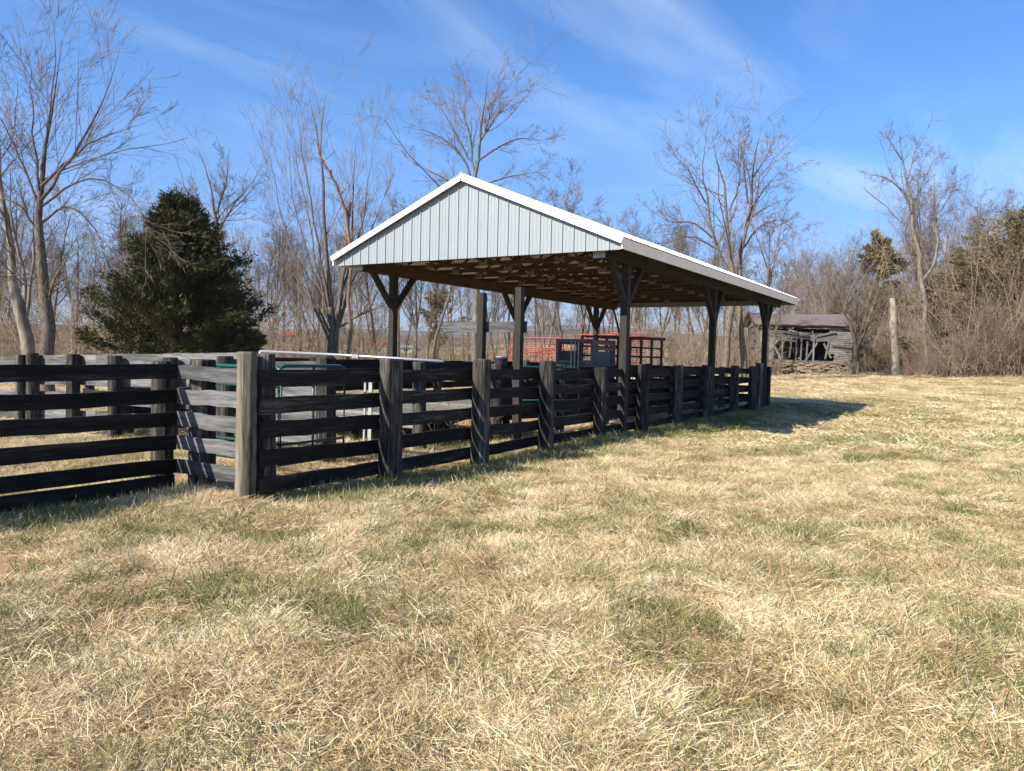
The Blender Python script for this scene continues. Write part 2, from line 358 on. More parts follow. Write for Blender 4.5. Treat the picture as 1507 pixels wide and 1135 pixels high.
# ------------------------------------------------------------------ posts and fences
def post(parent, x, y, r, top, mat=None, name='post', z0=None, lean=None):
    g = float(gz(x, y)) - .12 if z0 is None else z0
    mb = MB(); ln = lean or (random.gauss(0, .008), random.gauss(0, .008))
    h = top-g
    prof = [(r*1.06, 0), (r*1.03, h*.3), (r, h*.62), (r*.985, h-.02), (r*.93, h), (r*.5, h+.004)]
    mb.lathe((x, y, g), prof, 18, .035, ln)
    return mb.build(name, mat or M['postZ'], parent, smooth=False)
def rails(parent, a, b, levels, h=.185, t=.042, mat=None, jit=.012, off=(0, 0)):
    """one board per level between plan points a and b; levels = [(za, zb)]"""
    for (za, zb) in levels:
        mb = MB(); j = random.gauss(0, jit); k = random.gauss(0, jit)
        ox = random.uniform(-.004, .004)
        mb.bar((a[0]+off[0]+ox, a[1]+off[1], za+j), (b[0]+off[0]-ox, b[1]+off[1], zb+k), t, h*random.uniform(.94, 1.04), seg=6, warp=.006)
        o = mb.build('rail', mat, parent)
LV = [1.345, 1.035, .73, .415, .10]; LV3 = [1.37, 1.077, .80, .52, .24]
FX = -7.06
def fence(name, label, org): return thing(name, label, 'fence', org)
# long front fence
F1 = fence('board_fence', 'long dark five-board fence running from the corner post under the shed eave', (FX, 5.9, 0))
ys = []
plist = [(577, .15, 1.585), (708, .148, 1.60), (806, .14, 1.59), (884, .135, 1.47), (946, .14, 1.545), (997, .125, 1.53), (1042, .14, 1.52), (1080, .135, 1.53), (1107, .15, 1.52), (1117, .14, 1.63)]
def y_at(pxl, X):
    l = (pxl-753.5)/1135; dxx = l*CY - SY; dyy = l*SY + CY; return X*dyy/dxx
post(F1, -7.19, y_at(393, -7.19), .115, 1.615); ys = [y_at(382, FX)+.06]
for (p, r, tp) in plist:
    X = FX+.03+r; y = y_at(p, X); ys.append(y); post(F1, X, y, r, tp, M['postZ'])
nb = len(ys)
for i in range(nb-1):
    a, b = ys[i], ys[i+1]
    if b-a < .8: continue
    mt = M['railY']
    rails(F1, (FX, a-.06 if i == 0 else a+.004), (FX, b-.004), [(z+.0, z) for z in LV], mat=mt, jit=.014)
# corner pale post (front)
F2 = fence('board_fence', 'short sunlit grey board return beside the pale corner post', (-7.7, 5.78, 0))
post(F2, -7.20, 5.86, .112, 1.635, M['paleposts'], lean=(.004, 0))
rails(F2, (-8.36, 5.80), (-7.20, 5.80), [(z, z) for z in LV3], mat=M['wornX'], h=.175)
post(F2, -8.2, 6.02, .16, 1.53)
# left fence, towards the camera
F3 = fence('board_fence', 'near black board fence at the left edge running toward the camera', (-8.4, 4, 0))
for (a, b) in ((-1.0, 1.4), (1.4, 3.55), (3.55, 5.79)):
    rails(F3, (-8.38, a), (-8.38, b-.006), [(z, z) for z in LV3], mat=M['railY'], jit=.006, h=.17)
for y in (5.72, 3.1, .7): post(F3, -8.56, y, .13, 1.45 if y < 5 else 1.5)
mbp = MB(); mbp.bar((-8.3, -1, .02), (-8.3, 5.7, .05), .05, .2, seg=6, warp=.01); mbp.build('rail', M['railY'], F3)   # low board at the turf
def x_at(p, Y): l = (p-753.5)/1135; return Y*(l*CY-SY)/(l*SY+CY)
# sunlit cross fence behind
F4 = fence('board_fence', 'grey sunlit board fence crossing behind the near pen with round posts', (-12, 8.6, 0))
def zt(x): return 1.50 + (x+14.5)*.026
xs = [-22, -19.5, -17.2, -14.9, -12.75, x_at(362, 8.55), -8.75]
lv4 = [0, -.38, -.76, -1.12]
for i in range(len(xs)-1):
    for k, d in enumerate(lv4):
        if i == len(xs)-2: d = d*.95-.13
        mb = MB(); j = random.gauss(0, .015)
        mb.bar((xs[i]+.003, 8.55, zt(xs[i])+d-.1+j), (xs[i+1]-.003, 8.55, zt(xs[i+1])+d-.1+random.gauss(0, .015)), .045, .22, seg=5, warp=.004)
        mb.build('rail', M['wornX'], F4)
for p, r in ((47, .12), (107, .125), (170, .13), (250, .13), (332, .135)):
    Y = 8.52-.02-r
    l = (p-753.5)/1135; X = Y*(l*CY-SY)/(l*SY+CY); post(F4, X, Y, r, 1.5 if p < 300 else 1.55)
for X in (-17.4, -19.6): post(F4, X, 8.38, .12, 1.45)
# inner alley fence parallel to the front one
F5 = fence('board_fence', 'dark alley fence parallel to the front fence inside the pens', (-8.6, 8.5, 0))
yp = [8.45, 10.75, 13.2, 15.9, 18.4, 20.8, 23.4, 26.0, 28.6]
for i, y in enumerate(yp):
    post(F5, -8.56, y, .15 if i == 0 else .12, [1.58, 1.52, 1.5, 1.5, 1.45][min(i, 4)])
    if i < len(yp)-1: rails(F5, (-8.72, y+.003), (-8.72, yp[i+1]-.003), [(z+.02, z) for z in ((1.40,) if i < 2 else (1.33, 1.0, .68, .36))], mat=M['railY'], h=.2)
# left inner fence under far eave
F6 = fence('board_fence', 'far dark pen fence under the left eave of the shed', (-14.6, 18, 0))
yp = [8.9, 11.4, 13.9, 16.5, 19, 21.6, 24.2, 26.8, 29.6]
for i, y in enumerate(yp):
    post(F6, -14.5, y, .13, 1.53)
    if i < len(yp)-1: rails(F6, (-14.66, y+.003), (-14.66, yp[i+1]-.003), [(z+.05, z+.05) for z in (1.33, 1.0, .68, .36)], mat=M['railY'], h=.2)
F7 = fence('board_fence', 'dark end fence of the pens beneath the rear eave', (-10, 29.9, 0))
xs7 = [-14.4, -12.0, -9.6, -7.2]
for i, x in enumerate(xs7):
    post(F7, x, 29.85, .13, 1.5)
    if i < 3: rails(F7, (x+.003, 30.02), (xs7[i+1]-.003, 30.02), [(z, z) for z in (1.33, 1.0, .68, .36)], mat=M['railX'], h=.17)
F8 = fence('board_fence', 'dark cross fence dividing the pens left of the shed', (-16, 12, 0))
xs8 = [-22, -19.5, -17, -14.8]
for i, x in enumerate(xs8):
    post(F8, x, 12.4, .13, 1.48)
    if i < 3: rails(F8, (x+.003, 12.22), (xs8[i+1]-.003, 12.22), [(z, z) for z in (1.38, 1.03, .68, .33)], mat=M['railX'], h=.2)
F9 = fence('board_fence', 'dark outer pen fence below the leafless trees at left', (-20, 17, 0))
a9 = (-27, 17); b9 = (-14.8, 17)
for i in range(6):
    x = -27+i*2.44; post(F9, x, 17, .13, 1.52)
    if i < 5: rails(F9, (x+.003, 17.18), (x+2.437, 17.18), [(z, z) for z in (1.36, 1.03, .68, .33)], mat=M['railX'], h=.2)

# galvanised top pipe between corner and alley post
G = thing('pipe_rail', 'long shiny galvanised pipe level with the pen post tops', 'pipe', (-9.4, 9.6, 1.6))
MB().tube([(-11.6, 9.75, 1.645), (-9.6, 9.68, 1.615), (-7.22, 9.6, 1.555)], .025, 10).build('pipe', M['galv'], G, True)
MB().tube([(-11.6, 9.75, -.05), (-11.6, 9.75, 1.645)], .035, 8).build('upright', M['galv'], G, True)
MB().box((-9.1, 9.66, 1.60), (.14, .075, .06)).build('clamp', M['galv'], G)
def tube_gate(name, label, a, b, ztop, zbot, n, mat, r=.024, loc=None, group=None):
    t = thing(name, label, 'gate', (a[0], a[1], 0), group)
    a = np.array([*a, 0.]); b = np.array([*b, 0.]); d = (b-a)/np.linalg.norm(b-a); c = .09
    pts = [a+[0, 0, zbot], a+[0, 0, ztop-c], a+d*c*.3+[0, 0, ztop-c*.3], a+d*c+[0, 0, ztop], b-d*c+[0, 0, ztop], b-d*c*.3+[0, 0, ztop-c*.3], b+[0, 0, ztop-c], b+[0, 0, zbot], a+[0, 0, zbot]]
    MB().tube(pts, r, 8, cap=False).build('frame', mat, t, True)
    for i in range(n):
        z = zbot+(ztop-zbot)*(i+1)/(n+1)
        MB().tube([a+[0, 0, z], b+[0, 0, z]], r*.8, 7).build('cross_tube', mat, t, True)
    MB().tube([(a+b)/2+[0, 0, zbot], (a+b)/2+[0, 0, ztop]], r*.8, 6).build('brace', mat, t, True)
    return t
tube_gate('pen_gate', 'green tubular gate showing behind the grey corner boards', (-9.3, 6.9), (-7.75, 6.85), 1.44, .2, 4, M['green'])
tube_gate('pen_gate', 'green tubular gate standing open right of the corner post', (-7.9, 6.95), (-7.95, 8.2), 1.46, .16, 4, M['green'])
tube_gate('pen_gate', 'teal tubular gate half hidden behind the fourth front post', (-8.3, 13.4), (-7.45, 14.7), 1.45, .3, 4, M['green'])

# ------------------------------------------------------------------ pole shed
XL, XR, XM = -14.38, -6.42, -10.40
YF, YB = 14.45, 30.75
ZE, ZR = 4.10, 5.74
SH = thing('pole_shed', 'open pole shed with white ribbed metal gable roof over the pens', 'shed', (XM, 22.5, 0))
sup = {}
def part(mb, name, mat, parent=SH, smooth=False, label=None):
    o = mb.build(name, M[mat] if isinstance(mat, str) else mat, parent, smooth)
    if label: o['label'] = label
    return o
PX = (-13.85, -7.05); PY = (16.1, 22.5, 28.7)
for X in PX:
    for Y in PY:
        mb = MB(); mb.box((X, Y, 1.78), (.165, .19, 3.98)); p = part(mb, 'post', 'timberZ')
        for s in (-1, 1):
            mb = MB(); mb.bar((X+.005, Y+s*.09, 2.93), (X+.005, Y+s*.86, 3.80), .13, .115, upv=(0, -s*.7, .7)); part(mb, 'knee_brace', 'timberY')
    for s in ((-.07, .07) if X > -10 else (-.07, .07)):
        mb = MB(); mb.box((X+s*1.25, (YF+.35+YB-.25)/2, 3.905), (.05, YB-YF-.6, .285))
        part(mb, 'beam', 'timberY' if (X > -10) else 'brownY')
    mb = MB(); mb.box((X-.05, YF+.33, 3.865), (.28, .02, .19)); part(mb, 'end_cap', 'galv', label='bright metal cap on the beam end')
# gable end wall strips between ribs
def gable(y, sgn, top_trim=True):
    n = 29; w = (XR-XL-.06)/n
    def zroof(x): return ZE-.06 + (ZR-ZE)*(1-abs(x-XM)/((XR-XL)/2)) - .02
    for i in range(n):
        x0 = XL+.03+i*w; x1 = x0+w
        xs_ = [x0, x1] if not (x0 < XM < x1) else [x0, XM, x1]
        zb = 3.87
        # strip with two minor ribs as relief
        prof = [x0+.018, x0+w*.33-.008, x0+w*.33, x0+w*.33+.008, x0+w*.66-.008, x0+w*.66, x0+w*.66+.008, x1-.018]
        offs = [0, 0, .005, 0, 0, .005, 0, 0]
        if x0 < XM < x1: prof = sorted(prof+[XM]); offs = [0 if abs(p-(x0+w*.33)) > .001 and abs(p-(x0+w*.66)) > .001 else .005 for p in prof]
        vs = []; q = []
        for p_, o_ in zip(prof, offs):
            zt_ = max(zroof(p_), zb+.012)
            vs += [[p_, y+sgn*(-o_), zb], [p_, y+sgn*(-o_), zt_]]
        for k in range(len(prof)-1): q.append([2*k, 2*k+2, 2*k+3, 2*k+1])
        back = len(vs)
        for p_ in prof: vs += [[p_, y+sgn*.012, zb], [p_, y+sgn*.012, max(zroof(p_), zb+.012)]]
        for k in range(len(prof)-1): q.append([back+2*k+1, back+2*k+3, back+2*k+2, back+2*k])
        q.append([0, 1, back+1, back]); e = 2*(len(prof)-1); q.append([e, back+e, back+e+1, e+1])
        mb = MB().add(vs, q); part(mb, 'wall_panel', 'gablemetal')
        if i:
            zt_ = zroof(x0)
            if zt_ > zb+.05:
                vs = [[x0-.02, y, zb], [x0-.009, y-sgn*.022, zb], [x0+.009, y-sgn*.022, zb], [x0+.02, y, zb]]
                vs += [[v[0], v[1], zt_] for v in vs]
                vs += [[x0-.02, y+sgn*.004, zb], [x0+.02, y+sgn*.004, zb], [x0-.02, y+sgn*.004, zt_], [x0+.02, y+sgn*.004, zt_]]
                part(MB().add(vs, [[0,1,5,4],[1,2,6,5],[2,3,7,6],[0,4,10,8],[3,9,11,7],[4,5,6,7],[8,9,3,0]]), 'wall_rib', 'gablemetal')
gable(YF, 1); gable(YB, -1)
SLP = math.atan2(ZR-ZE, (XR-XL)/2)
hw = (XR-XL)/2
for s in (-1, 1):
    # roof sheets with ribs: each sheet a part
    ux = np.array([s*hw, 0, ZE-ZR]); Ls = np.linalg.norm(ux)*1.005; ux /= np.linalg.norm(ux); nrm = np.array([s*(ZR-ZE), 0, hw]); nrm /= np.linalg.norm(nrm)
    y = YF-.10; Wd = .905; i = 0
    ny = int(round((YB+.1-y)/Wd)); Wd = (YB+.1-y)/ny
    for i in range(ny):
        y0 = y+i*Wd; prof = []
        for k in range(4):
            b = y0+k*Wd/4; prof += [(b+.001 if k == 0 else b, 0), (b+.018, .022), (b+.036, .022), (b+.054, 0)]
        prof.append((y0+Wd-.001, 0))
        o0 = np.array([XM, 0, ZR+.03])
        vs = []; q = []
        for (yy, h) in prof:
            for tt in (0, Ls):
                P = o0+ux*tt+nrm*h; vs.append([P[0], yy, P[2]])
        b = len(vs)
        for (yy, h) in prof:
            for tt in (0, Ls):
                P = o0+ux*tt+nrm*(h-.006); vs.append([P[0], yy, P[2]])
        K = len(prof)
        for k in range(K-1):
            q.append([2*k, 2*k+1, 2*k+3, 2*k+2]); q.append([b+2*k, b+2*k+2, b+2*k+3, b+2*k+1]); q.append([2*k+1, b+2*k+1, b+2*k+3, 2*k+3])
        part(MB().add(vs, q), 'roof_sheet', 'roofmetal')
    # rake trims front/back, eave fascia
    for yy in (YF-.115, YB+.115):
        c0 = np.array([XM, yy, ZR-.045]); c1 = c0+ux*(Ls+.02)
        mb = MB(); mb.bar(c0+[0, 0, 0], c1, .035, .128, upv=nrm); part(mb, 'rake_trim', 'trim')
    mb = MB(); mb.box((XM+s*(hw+.012), (YF+YB)/2, ZE-.115), (.03, YB-YF+.16, .22)); part(mb, 'fascia', 'fascia')
    mb = MB(); mb.box((XM+s*(hw-.33), (YF+YB)/2, ZE-.235), (.60, YB-YF-.1, .012)); 
    # purlins
    for k in range(8):
        tt = .15+k*(Ls-.3)/7; P = np.array([XM, 0, ZR-.03])+ux*tt
        mb = MB(); mb.bar((P[0], YF+.03, P[2]), (P[0], YB-.03, P[2]), .09, .04, upv=nrm); part(mb, 'purlin', 'brownY')
mb = MB(); mb.tube([(XM, YF-.12, ZR+.035), (XM, YB+.12, ZR+.035)], .035, 8); part(mb, 'ridge_cap', 'roofmetal')
# trusses
T = [YF+.1] + [YF+.1+1.235*k for k in range(1, 14)]
zc = 4.10
def zr_under(x): return ZR-.12-(ZR-ZE)*abs(x-XM)/hw
proto = None
for k, y in enumerate(T):
    if proto is None:
        # members share meshes between trusses
        tr = MB(); tr.bar((XL+.25, y, zc), (XR-.25, y, zc), .04, .10); ms = []
        ms.append(('bottom_chord', tr, 'brownX'))
        for s in (-1, 1):
            t2 = MB(); t2.bar((XM, y, zr_under(XM)-.02), (XM+s*(hw-.25), y, zc+.11), .04, .10); ms.append(('top_chord', t2, 'brownX'))
            for (xa, xb) in ((.0, 1.15), (2.05, 1.15), (2.05, 2.95)):
                t3 = MB(); t3.bar((XM+s*xa, y+.002, zr_under(XM+s*xa)-.06 if xa != 2.05 else zr_under(XM+s*xa)-.06), (XM+s*xb, y+.002, zc+.05), .036, .09, upv=(0, 1, 0)) if False else t3.bar((XM+s*xa, y, zr_under(XM+s*xa)-.06), (XM+s*xb, y, zc+.05), .036, .085, upv=(0, 1, 0))
                ms.append(('web', t3, 'brownX'))
        pl = []
        for (x_, z_) in ((XM-1.15, zc+.03), (XM+1.15, zc+.03), (XM+2.95, zc+.03), (XM-2.95, zc+.03), (XM, zr_under(XM)-.05), (XM+2.05, zr_under(XM+2.05)-.05), (XM-2.05, zr_under(XM-2.05)-.05)):
            t4 = MB(); t4.box((x_, y, z_), (.26, .048, .15)); pl.append(t4)
        proto = [(n_, mb_.mesh(n_, (XM, y, 0)), mt_) for (n_, mb_, mt_) in ms]
        platm = [p_.mesh('gusset_plate', (XM, y, 0)) for p_ in pl]
    e = bpy.data.objects.new('truss', None); COL.objects.link(e); e.parent = SH; e.location = (0, y-22.5, 0)
    for (n_, me_, mt_) in proto: obj(n_, me_, M[mt_], e)
    for me_ in platm: obj('gusset_plate', me_, M['plate'], e)

# inner chute posts with crossboard (own thing)
HG = thing('gate_header', 'two tall square posts carrying a crossboard beside the shed front', 'timber frame', (-8.8, 13, 0))
Yh = 13.1
def x_at(p, Y): l = (p-753.5)/1135; return Y*(l*CY-SY)/(l*SY+CY)
xc, xb = x_at(762, Yh), x_at(707, Yh)
def z_at(p, ypx, Y, X):
    d = -X*SY+Y*CY; hz = 524.6+.0233*(p-753.5); return EYE+(hz-ypx)*d/1135
mbh = MB(); mbh.box((xc, Yh, z_at(762, 423, Yh, xc)/2-.05), (.14, .14, z_at(762, 423, Yh, xc)+.1)); part(mbh, 'post', M['timberZ'], HG)
mbh = MB(); mbh.box((xb, Yh, z_at(707, 431, Yh, xb)/2-.05), (.14, .14, z_at(707, 431, Yh, xb)+.1)); part(mbh, 'post', M['timberZ'], HG)
xe0, xe1 = x_at(655, Yh+.1), x_at(773, Yh+.1); zb_ = z_at(710, 480.5, Yh, xb)
for o_ in HG.children: o_.data.materials[0] = M['postgrey'] if 'postgrey' in M else M['timberZ']
mbh = MB(); mbh.box(((xe0+xe1)/2, Yh+.095, zb_), (xe1-xe0, .045, .225)); part(mbh, 'crossboard', M['wornX'], HG)

# ------------------------------------------------------------------ loading ramp
RP = thing('plank_platform', 'pale plank platform sloping up behind the front fence left of the shed', 'platform', (-10.2, 13, 0))
for k in range(14):
    y0 = 11.0+k*.26; z = .34+k*.035
    mb = MB(); mb.box((-10.55, y0, z), (3.4, .245, .05)); part(mb, 'plank', M['barnX'], RP)
for x in (-12.2, -10.5, -8.9):
    mb = MB(); mb.bar((x, 10.95, .22), (x, 14.4, .70), .06, .14); part(mb, 'joist', M['railY'], RP)
for x, y in ((-12.1, 11.1), (-8.95, 11.1), (-12.1, 14.2), (-8.95, 14.2), (-10.5, 11.1), (-10.5, 14.2)):
    mb = MB(); mb.box((x, y, .0), (.12, .12, .52)); part(mb, 'leg', M['railZ'], RP)
for i, p in enumerate((537, 545)):
    X = x_at(p, 10.6); t = thing('stake', ['thin white upright by the plank platform', 'wide white upright by the plank platform'][i], 'post', (X, 10.6, 0))
    mb = MB(); mb.bar((X, 10.6, -.1), (X+.01, 10.6, 1.12), .04+.04*i, .03, upv=(0, 1, 0)); part(mb, 'upright', M['white'], t)
    mb = MB(); mb.box((X, 10.6, 1.135), (.04+.04*i, .03, .03)); part(mb, 'cap', M['barnX'], t)

# ------------------------------------------------------------------ cattle chute and red panels
XA, XB = x_at(820, 20.5), x_at(871, 20.5)
CH = thing('cattle_chute', 'blue grey steel squeeze chute standing under the shed', 'cattle chute', (-10.5, 21.5, 0))
def fr(x0, y0, x1, y1, z0, z1, w=.07, name='frame', mat='steel', mid=()):
    mb = MB()
    mb.box((x0, y0, (z0+z1)/2), (w, w, z1-z0)); mb.box((x1, y1, (z0+z1)/2), (w, w, z1-z0))
    for z in (z1-w/2+.004, z0+w/2, *mid): mb.bar((x0, y0, z), (x1, y1, z), w*.96, w*.96)
    part(mb, name, mat, CH)
fr(XA, 20.50, XB, 20.50, .05, 2.22, .10, mid=(1.55,))
fr(XB, 20.62, XB, 21.80, .05, 2.16, .09, mid=(1.95,))
fr(XA, 20.62, XA, 21.80, .05, 2.16, .09)
fr(XA, 21.95, XB, 21.95, .05, 2.22, .10)
mb = MB(); mb.box((XA+.35, 20.50, .82), (.46, .03, 1.3)); part(mb, 'door', 'steel', CH)
mb = MB(); mb.box((XB-.27, 20.52, .82), (.36, .03, 1.3)); part(mb, 'door', 'steel', CH)
mb = MB(); mb.box((XB, 21.21, 1.1), (.03, 1.06, 1.55)); part(mb, 'side_panel', 'steel', CH)
mb = MB(); mb.box((XA, 21.21, 1.1), (.03, 1.06, 1.55)); part(mb, 'side_panel', 'steel', CH)
for k in range(3):
    mb = MB(); mb.tube([(XA+.5+.12*k, 20.40, 1.35), (XA+.5+.12*k, 20.40, 2.15)], .018, 6); part(mb, 'control_rod', 'galv', CH)
for k in range(5):
    mb = MB(); mb.box((XB+.05, 22.20+k*.93, 1.18), (.07, .07, 2.36)); part(mb, 'upright', 'darksteel', CH)
    mb = MB(); mb.box((XA-.05, 22.20+k*.93, 1.18), (.07, .07, 2.36)); part(mb, 'upright', 'darksteel', CH)
for z in (2.37, 2.05, 1.75, 1.45, 1.15, .85, .55):
    for x in (XB, XA):
        mb = MB(); mb.tube([(x, 22.10, z), (x, 26.10, z)], .03, 7); part(mb, 'side_rail', 'darksteel', CH)
mb = MB(); mb.tube([(XB+.05, 20.50, 2.30), (XB+.05, 26.20, 2.40)], .05, 8); part(mb, 'top_tube', 'darksteel', CH)
MAN = thing('lever_pole', 'thin dark pole slanting from the shed truss to the chute', 'pole', (-9, 20.5, 0))
p0 = px(901, 446, 23.5); p1 = px(913, 497, 21.5)
part(MB().tube([p0, p1], .03, 7), 'pole', M['darksteel'], MAN); part(MB().lathe((p1[0], p1[1], p1[2]-.05), [(.05, 0), (.06, .05), (.03, .1)], 8), 'knob', M['darksteel'], MAN)

def red_panel(label, a, b, zs, arch=True, n=3):
    t = thing('livestock_gate', label, 'livestock gate', (a[0], a[1], 0), 'red cattle panels at the back of the pens')
    a = np.array([*a, 0.]); b = np.array([*b, 0.]); d = (b-a)
    zt = zs[0]; c = .12; dn = d/np.linalg.norm(d)
    part(MB().tube([a+[0, 0, 0], a+[0, 0, zt-c], a+dn*c*.3+[0, 0, zt-c*.3], a+dn*c+[0, 0, zt], b-dn*c+[0, 0, zt], b-dn*c*.3+[0, 0, zt-.3*c], b+[0, 0, zt-c], b], .028, 8), 'frame', M['red'], t, True)
    for z in zs[1:]: part(MB().tube([a+[0, 0, z], b+[0, 0, z]], .022, 6), 'cross_tube', M['red'], t, True)
    for k in range(1, n): part(MB().tube([a+d*k/n, a+d*k/n+[0, 0, zt]], .02, 6), 'upright', M['red'], t, True)
YQ = 27.5
red_panel('red tube panel left of the chute with open upper frame', (x_at(745, YQ), YQ+.25), (x_at(822, YQ), YQ+.25), (2.46, 2.2, 1.95), n=5)
red_panel('lower red rounded panel seen left of the steel chute', (x_at(750, YQ), YQ), (x_at(792, YQ), YQ), (2.04, 1.85, 1.7, 1.5, 1.2, .9, .6, .3), n=2)
red_panel('second lower red rounded panel touching the steel chute', (x_at(796, YQ), YQ), (x_at(838, YQ), YQ), (2.04, 1.85, 1.7, 1.5, 1.2, .9, .6, .3), n=2)
red_panel('tall red panel rising behind the steel chute', (x_at(850, 33), 33), (x_at(905, 33), 33.1), (2.78, 2.6, 2.3, 2.0, 1.6, 1.2), n=3)
red_panel('red panel behind the chute side rails near the front shed post', (x_at(895, 34), 34), (x_at(948, 34), 34.1), (2.9, 2.75, 2.5, 2.0, 1.6, 1.3), n=4)
red_panel('red side panel at the rear of the chute', (x_at(900, 32), 32), (x_at(940, 35), 35), (2.6, 2.1, 1.8, 1.5, 1.2), n=4)
# buckets / tank on fence line
BK = thing('black_tub', 'dark round tub on the inner fence between the tall posts', 'tub', (x_at(736, 16.2), 16.2, 1.42))
part(MB().lathe((x_at(736, 16.2), 16.2, 1.42), [(.15, 0), (.17, .16), (.18, .165), (.18, .2), (.13, .21)], 16), 'body', M['darksteel'], BK)
part(MB().lathe((x_at(736, 16.2), 16.2, 1.632), [(.12, 0), (.12, .02), (.05, .03)], 14), 'lid', M['white'], BK)

# ------------------------------------------------------------------ ruined barn
DB = 64.0
cB = px(1203, 540, DB); 
ang = math.atan2(SY, CY)+R(-6)
bx = np.array([math.cos(ang), math.sin(ang), 0]); by = np.array([-math.sin(ang), math.cos(ang), 0])
g0 = 0.42
BN = thing('log_barn', 'collapsing grey plank barn with rusty tin roof on a stone base', 'barn', (cB[0], cB[1], g0))
def bp(u, v, w): return np.array([cB[0], cB[1], g0]) + bx*u + by*v + np.array([0, 0, w])
k_ = DB/1135
uw = lambda p: (p-1203)*k_
wz = lambda y: (557-y)*k_
UL, UR, VB = uw(1119), uw(1251), 5.0
SB = wz(532)   # stone base top
# stone base: courses of stones as parts of a wall face + core
def stone_wall():
    mb = MB()
    c = (bp(UL+.15, .2, 0)+bp(UR-.2, VB, SB))/2
    mb.box(c-[0, 0, .1], (UR-UL-.4, VB-.4, SB-.1), rot=np.stack([bx, by, [0, 0, 1]], 1)); part(mb, 'stone_core', M['dark'], BN)
    w = 0; n = 0; st = MB()
    while w < SB-.02:
        h = random.uniform(.07, .15); u = UL
        while u < UR:
            l = random.uniform(.18, .6)
            if random.random() > .06 and not (uw(1152) < u < uw(1166) and w < .35):
                P = bp(u+l/2, random.uniform(-.04, .12), w+h/2)
                mbx = MB(); mbx.box((0, 0, 0), (l*.95, .3, h*.9), rot=np.stack([bx, by, [0, 0, 1]], 1) @ np.array(Matrix.Rotation(random.gauss(0, .05), 3, 'Y')))
                V = mbx.v[0]*(1+rng.normal(0, .06, (8, 3))); st.add(V+P, mbx.q[0])
            u += l
        w += h
    o = part(st, 'stone', M['stone'], BN); o['kind'] = 'stuff'
M['stone'] = wood('field_stone', 'X', (.13, .085, .05), (.36, .29, .20), .35, .66, scale=.15, var=0)
stone_wall()
# clapboards
def siding(u0, u1, w0, w1, v, nrm_, sag=0.0, holes=(), name='siding', n=None):
    mb = MB(); h = .155; n = int((w1-w0)/h)
    for i in range(n):
        w = w0+i*h; segs = [(u0, u1)]
        for (a, b, c, d) in holes:
            if c < w+h/2 < d:
                ns_ = []
                for (s0, s1) in segs:
                    if b <= s0 or a >= s1: ns_.append((s0, s1)); continue
                    if a > s0: ns_.append((s0, a+random.uniform(-.1, .1)))
                    if b < s1: ns_.append((b+random.uniform(-.1, .1), s1))
                segs = ns_
        for (s0, s1) in segs:
            if s1-s0 < .08 or random.random() < .03: continue
            tl = random.gauss(0, .012)
            if nrm_ == 'f': A = bp(s0, v, w+h/2-sag*0); B = bp(s1, v, w+h/2-sag+tl)
            else: A = bp(v, s0, w+h/2); B = bp(v, s1, w+h/2+tl)
            out = by if nrm_ == 'f' else bx
            mb.bar(A, B, .03, h*.9, upv=np.array([0, 0, 1])+out*random.uniform(.1, .22)*(1 if nrm_ == 'f' else -1))
    o = part(mb, name, M['barnX'], BN); o['kind'] = 'stuff'; return o
WE = wz(480)
siding(uw(1218), UR, SB+.05, WE, -.03, 'f', .05, holes=[(uw(1217), uw(1226), SB, SB+.7)])
siding(UL, uw(1137), SB+.1, WE, -.03, 'f')
siding(uw(1133), uw(1219), wz(497), wz(484), -.04, 'f', .25)
siding(uw(1196), uw(1228), wz(503), wz(492), -.05, 'f', -.1)
siding(uw(1133), uw(1155), wz(502), wz(492), -.05, 'f', .1)
siding(0.1, VB, SB+.05, WE, UL-.01, 's'); siding(0.1, VB, SB+.05, WE, UR+.01, 's')
part(MB().add([bp(UL, VB, SB), bp(UR, VB, SB), bp(UR, VB, WE), bp(UL, VB, WE), bp(UL, VB+.05, SB), bp(UR, VB+.05, SB), bp(UR, VB+.05, WE), bp(UL, VB+.05, WE)], [[0,1,2,3],[5,4,7,6],[3,2,6,7]]), 'back_wall', M['dark'], BN)
part(MB().add([bp(UL, .1, SB+.02), bp(UR, .1, SB+.02), bp(UR, VB, SB+.02), bp(UL, VB, SB+.02)], [[0,1,2,3]]), 'floor', M['dark'], BN)
def stick(p0_, y0_, p1_, y1_, wd=.12, v=-.1, mat='barnZ'):
    mb = MB(); mb.bar(bp(uw(p0_), v, wz(y0_)), bp(uw(p1_), v+random.uniform(-.05, .05), wz(y1_)), .09, wd, upv=bx+np.array([0, 0, .01])); part(mb, 'stud', M[mat], BN)
for a in [(1138, 527, 1138, 495), (1151, 531, 1152, 496), (1162, 527, 1164, 498), (1178, 532, 1179, 497), (1186, 529, 1187, 502), (1196, 533, 1196, 492), (1133, 497, 1150, 529), (1147, 498, 1133, 517), (1182, 536, 1201, 504), (1193, 502, 1194, 487), (1213, 528, 1218, 500), (1243, 553, 1248, 528), (1247, 553, 1249, 528), (1171, 530, 1172, 498)]:
    stick(*a)
for _ in range(26):
    q_ = random.uniform(1135, 1216); w_ = random.uniform(500, 535); stick(q_, w_, q_+random.uniform(-14, 14), w_+random.uniform(-9, 9), .1, random.uniform(.2, 3.5))
for (a, b, c, d) in ((1150, 489, 1188, 495), (1160, 486, 1200, 497), (1198, 495, 1226, 488), (1133, 493, 1160, 499), (1142, 499, 1172, 503), (1210, 505, 1221, 526), (1222, 508, 1250, 511)):
    stick(a, b, c, d, .14, -.12)
mb = MB(); mb.bar(bp(UL, 0, SB+.05), bp(UR, 0, SB-.02), .2, .16); part(mb, 'sill_log', M['barnX'], BN)
